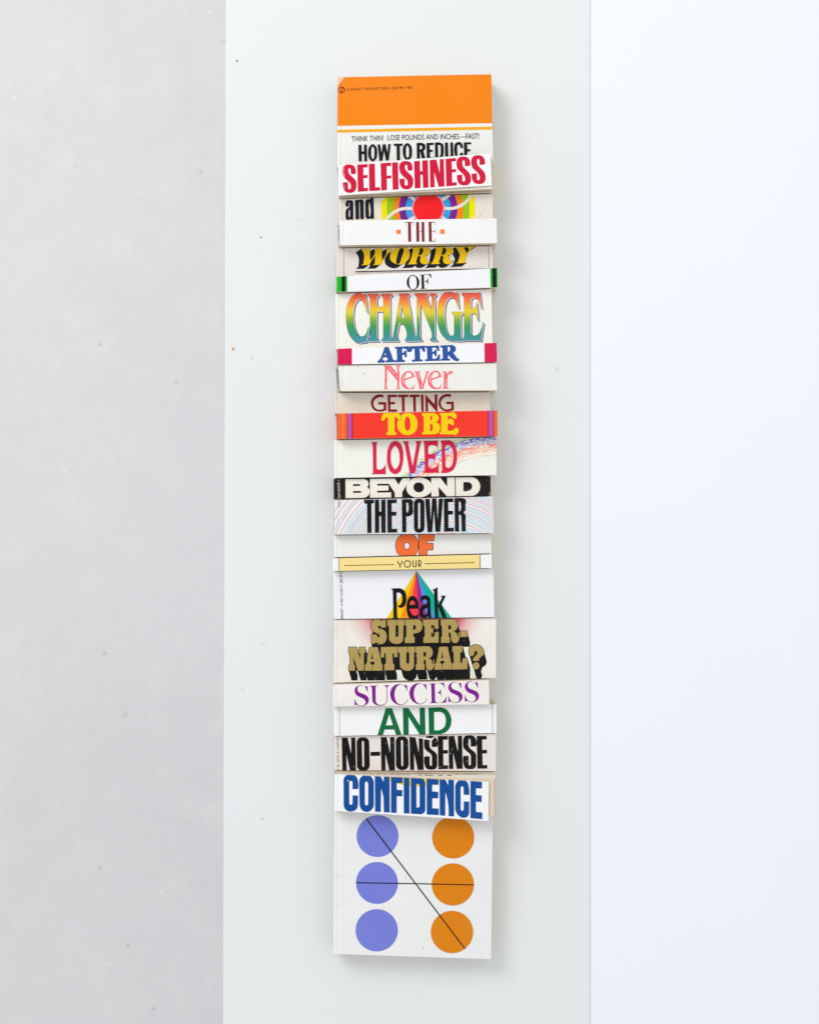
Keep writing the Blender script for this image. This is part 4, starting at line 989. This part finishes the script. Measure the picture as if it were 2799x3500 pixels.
# spine lettering that shows on the leaning spines
def spine_marks(title, ys, mat):
    b = BY[title]; q = b['wq']; bm = bmesh.new()
    for (y0, y1, z0, z1) in ys:
        vs = []
        for (py, zz) in ((y0, z0), (y1, z0), (y1, z1), (y0, z1)):
            s = 1 - zz / (b['h'] - 0.00075)
            wy = w(0, py, zz).y
            t = (wy - q[0].y) / (q[3].y - q[0].y); xx = q[0].x + (q[3].x - q[0].x) * t
            vs.append(bm.verts.new((xx - 0.0003 - b['lean'] * s ** 1.1 - 0.0003 * math.sin(math.pi * s) , wy, zz)))
        bm.faces.new(vs)
    bmesh.ops.translate(bm, verts=bm.verts[:], vec=-b['c'])
    link('spine_lettering', bm, mat, b['sp'])
GREY = ink((120, 116, 112), 0.0)
def letters_on_spine(y0, y1, n, z0, z1, rnd):
    o = []; st = (y1 - y0) / n
    for i in range(n):
        a = y0 + i * st
        o.append((a, a + st * .22, z0, z1))
        if rnd.random() < .7: o.append((a + st * .22, a + st * .68, z0, z0 + (z1 - z0) * .22))
        if rnd.random() < .6: o.append((a + st * .22, a + st * .68, z1 - (z1 - z0) * .22, z1))
        if rnd.random() < .5: o.append((a + st * .5, a + st * .7, z0, z1))
    return o
rs = random.Random(3)
spine_marks('never', letters_on_spine(1264, 1328, 7, .006, .017, rs), GREY)
spine_marks('the', letters_on_spine(772, 824, 4, .008, .018, rs), GREY)
spine_marks('super', letters_on_spine(2130, 2270, 13, .003, .010, rs), ink((150, 144, 130), 0.0))

# loose leaves showing under the two crooked covers
def leaf(title, pts, zz, rgb, marks=()):
    b = BY[title]; bm = bmesh.new()
    lo = [bm.verts.new(w(x, y, zz)) for x, y in pts]; hi = [bm.verts.new(w(x, y, zz) + Vector((0, 0, 0.00009))) for x, y in pts]
    n = len(pts); bm.faces.new(lo); bm.faces.new(hi[::-1])
    for i in range(n): bm.faces.new((lo[i], hi[i], hi[(i+1) % n], lo[(i+1) % n]))
    bmesh.ops.recalc_face_normals(bm, faces=bm.faces[:])
    bmesh.ops.translate(bm, verts=bm.verts[:], vec=-b['c'])
    o = link('page', bm, paper(rgb, .1), b['root'])
    if marks:
        bm = bmesh.new()
        for m in marks:
            vs = [bm.verts.new(w(x, y, zz + 0.00013)) for x, y in m]; bm.faces.new(vs)
        bmesh.ops.recalc_face_normals(bm, faces=bm.faces[:])
        bmesh.ops.translate(bm, verts=bm.verts[:], vec=-b['c'])
        link('page_print', bm, ink((44, 38, 34), 0.0), o)
def broken_type(x0, y0, x1, y1, hgt, n, seed, dens=.75):
    """the lower or upper slivers of a line of type that a knife has cut through"""
    r_ = random.Random(seed); o = []; x = 0.0; L = x1 - x0
    while x < L:
        wd = r_.uniform(.9, 3.4)
        if r_.random() < dens:
            y = y0 + (y1 - y0) * x / L; h_ = hgt * r_.uniform(.45, 1)
            o.append([(x0 + x, y), (x0 + min(x + wd, L), y + (y1 - y0) * wd / L), (x0 + min(x + wd, L), y + h_), (x0 + x, y + h_)])
        x += wd + r_.uniform(.5, 1.6)
    return o
hs = BY['selfishness']['h']; hc = BY['confidence']['h']
leaf('selfishness', [(1158, 566), (1679, 533), (1682.6, 645.5), (1158, 669.6)], hs - .0010, (238, 226, 206), broken_type(1528, 643, 1624, 637.5, 3.6, 30, 4) + broken_type(1494, 649, 1520, 646.5, 1.8, 10, 5, .5))
leaf('selfishness', [(1158, 567), (1681, 540), (1683.4, 649.5), (1158, 670)], hs - .0016, (230, 216, 192), broken_type(1560, 650.0, 1640, 646.4, 1.0, 30, 6, .45))
leaf('confidence', [(1144, 2644.5), (1688, 2662), (1686, 2789), (1143, 2770)], hc - .0008, (232, 212, 190))
leaf('confidence', [(1144, 2644), (1690.5, 2656), (1689, 2787), (1143, 2770)], hc - .0013, (240, 230, 214))
leaf('confidence', [(1144, 2643.6), (1692.5, 2651.5), (1691, 2785), (1143, 2770)], hc - .0019, (238, 231, 220), [
    [(xa, 2643.9 + (xa - 1144) * .0144), (xb, 2643.9 + (xb - 1144) * .0144), (xb, 2643.9 + (xb - 1144) * .0144 + hh), (xa, 2643.9 + (xa - 1144) * .0144 + hh)]
    for xa, xb, hh in ((1264, 1279, .8), (1288, 1302, .9), (1310, 1323, 1.1), (1332, 1347, 1.3), (1352, 1386, 1.4), (1389, 1403, 1.5), (1428, 1442, 1.9), (1450, 1465, 2.1), (1466, 1480, 2.1), (1498, 1512, 2.2), (1528, 1543, 2.3))])
leaf('confidence', [(1144, 2643.2), (1694, 2648), (1692.6, 2783), (1143, 2770)], hc - .0025, (236, 231, 222), broken_type(1420, 2644.5, 1650, 2646.2, 1.8, 60, 9, .6))

# ------------------------------------------------------------------ crumbs on the table
def crumb(px, py, r, rgb, label, cat='crumb', squash=(1, .6, .4), rot=0.0):
    bm = bmesh.new(); bmesh.ops.create_icosphere(bm, subdivisions=2, radius=r)
    rn = random.Random(int(px))
    for v in bm.verts:
        v.co *= rn.uniform(.75, 1.15)
        v.co.x *= squash[0]; v.co.y *= squash[1]; v.co.z *= squash[2]
    bmesh.ops.rotate(bm, verts=bm.verts[:], matrix=Matrix.Rotation(rot, 3, 'Z'))
    lo = min(v.co.z for v in bm.verts)
    o = link('crumb', bm, ink(rgb, 0.0), None, w(px, py, 0) + Vector((0, 0, -lo)), True)
    tag(o, label, cat, 'crumbs on the white table')
crumb(797, 1192, .00105, (226, 160, 70), 'tiny orange crumb near the left edge of the white table', rot=.9)
crumb(810.5, 208, .0007, (20, 22, 44), 'small black crumb near the upper left corner of the table', rot=.6)
crumb(892.5, 811, .0006, (40, 44, 40), 'small black crumb left of the rainbow sun strip', rot=-.5)
crumb(903.5, 98.5, .00032, (60, 60, 60), 'dark speck between the stack and the upper left table edge')
crumb(830, 2354.5, .0004, (40, 36, 34), 'dark speck at the left of the purple lettered strip')
crumb(897, 2799, .0005, (90, 88, 84), 'grey speck left of the strip with blue capitals')

def lint(pts, label):
    """a stray hair lying on the table"""
    q = [w(x, y, 0) + Vector((0, 0, 0.00006 + 0.00025 * (k % 2))) for k, (x, y) in enumerate(pts)]
    cu = bpy.data.curves.new('hair', 'CURVE'); cu.dimensions = '3D'; cu.bevel_depth = 0.00006; cu.bevel_resolution = 1; cu.resolution_u = 6
    sp = cu.splines.new('BEZIER'); sp.bezier_points.add(len(q) - 1)
    for bp, p in zip(sp.bezier_points, q):
        bp.co = p - q[0]; bp.handle_left_type = bp.handle_right_type = 'AUTO'
    tmp = bpy.data.objects.new('hair', cu); COL.objects.link(tmp)
    me = bpy.data.meshes.new_from_object(tmp.evaluated_get(bpy.context.evaluated_depsgraph_get()))
    COL.objects.unlink(tmp); bpy.data.objects.remove(tmp); bpy.data.curves.remove(cu)
    me.name = 'lint_hair'; me.materials.clear(); me.materials.append(ink((176, 172, 166), 0.0))
    o = bpy.data.objects.new('lint_hair', me); COL.objects.link(o); o.location = q[0]
    tag(o, label, 'lint', 'stray hairs on the white table')
lint([(1009, 754), (1016, 751), (1024, 753), (1031, 756)], 'fine pale curved hair lying left of the cream sun strip')
lint([(862, 1214), (866, 1219), (862, 1227), (857, 1226), (859, 1217)], 'tiny looped hair right of the orange crumb on the table')
lint([(1898, 1254), (1905, 1258), (1908, 1268), (1901, 1267), (1897, 1258)], 'tiny looped hair right of the blue lettered AFTER strip')
lint([(890, 2204), (897, 2200), (903, 2196), (908, 2190)], 'thin curved hair left of the gold lettered strip')
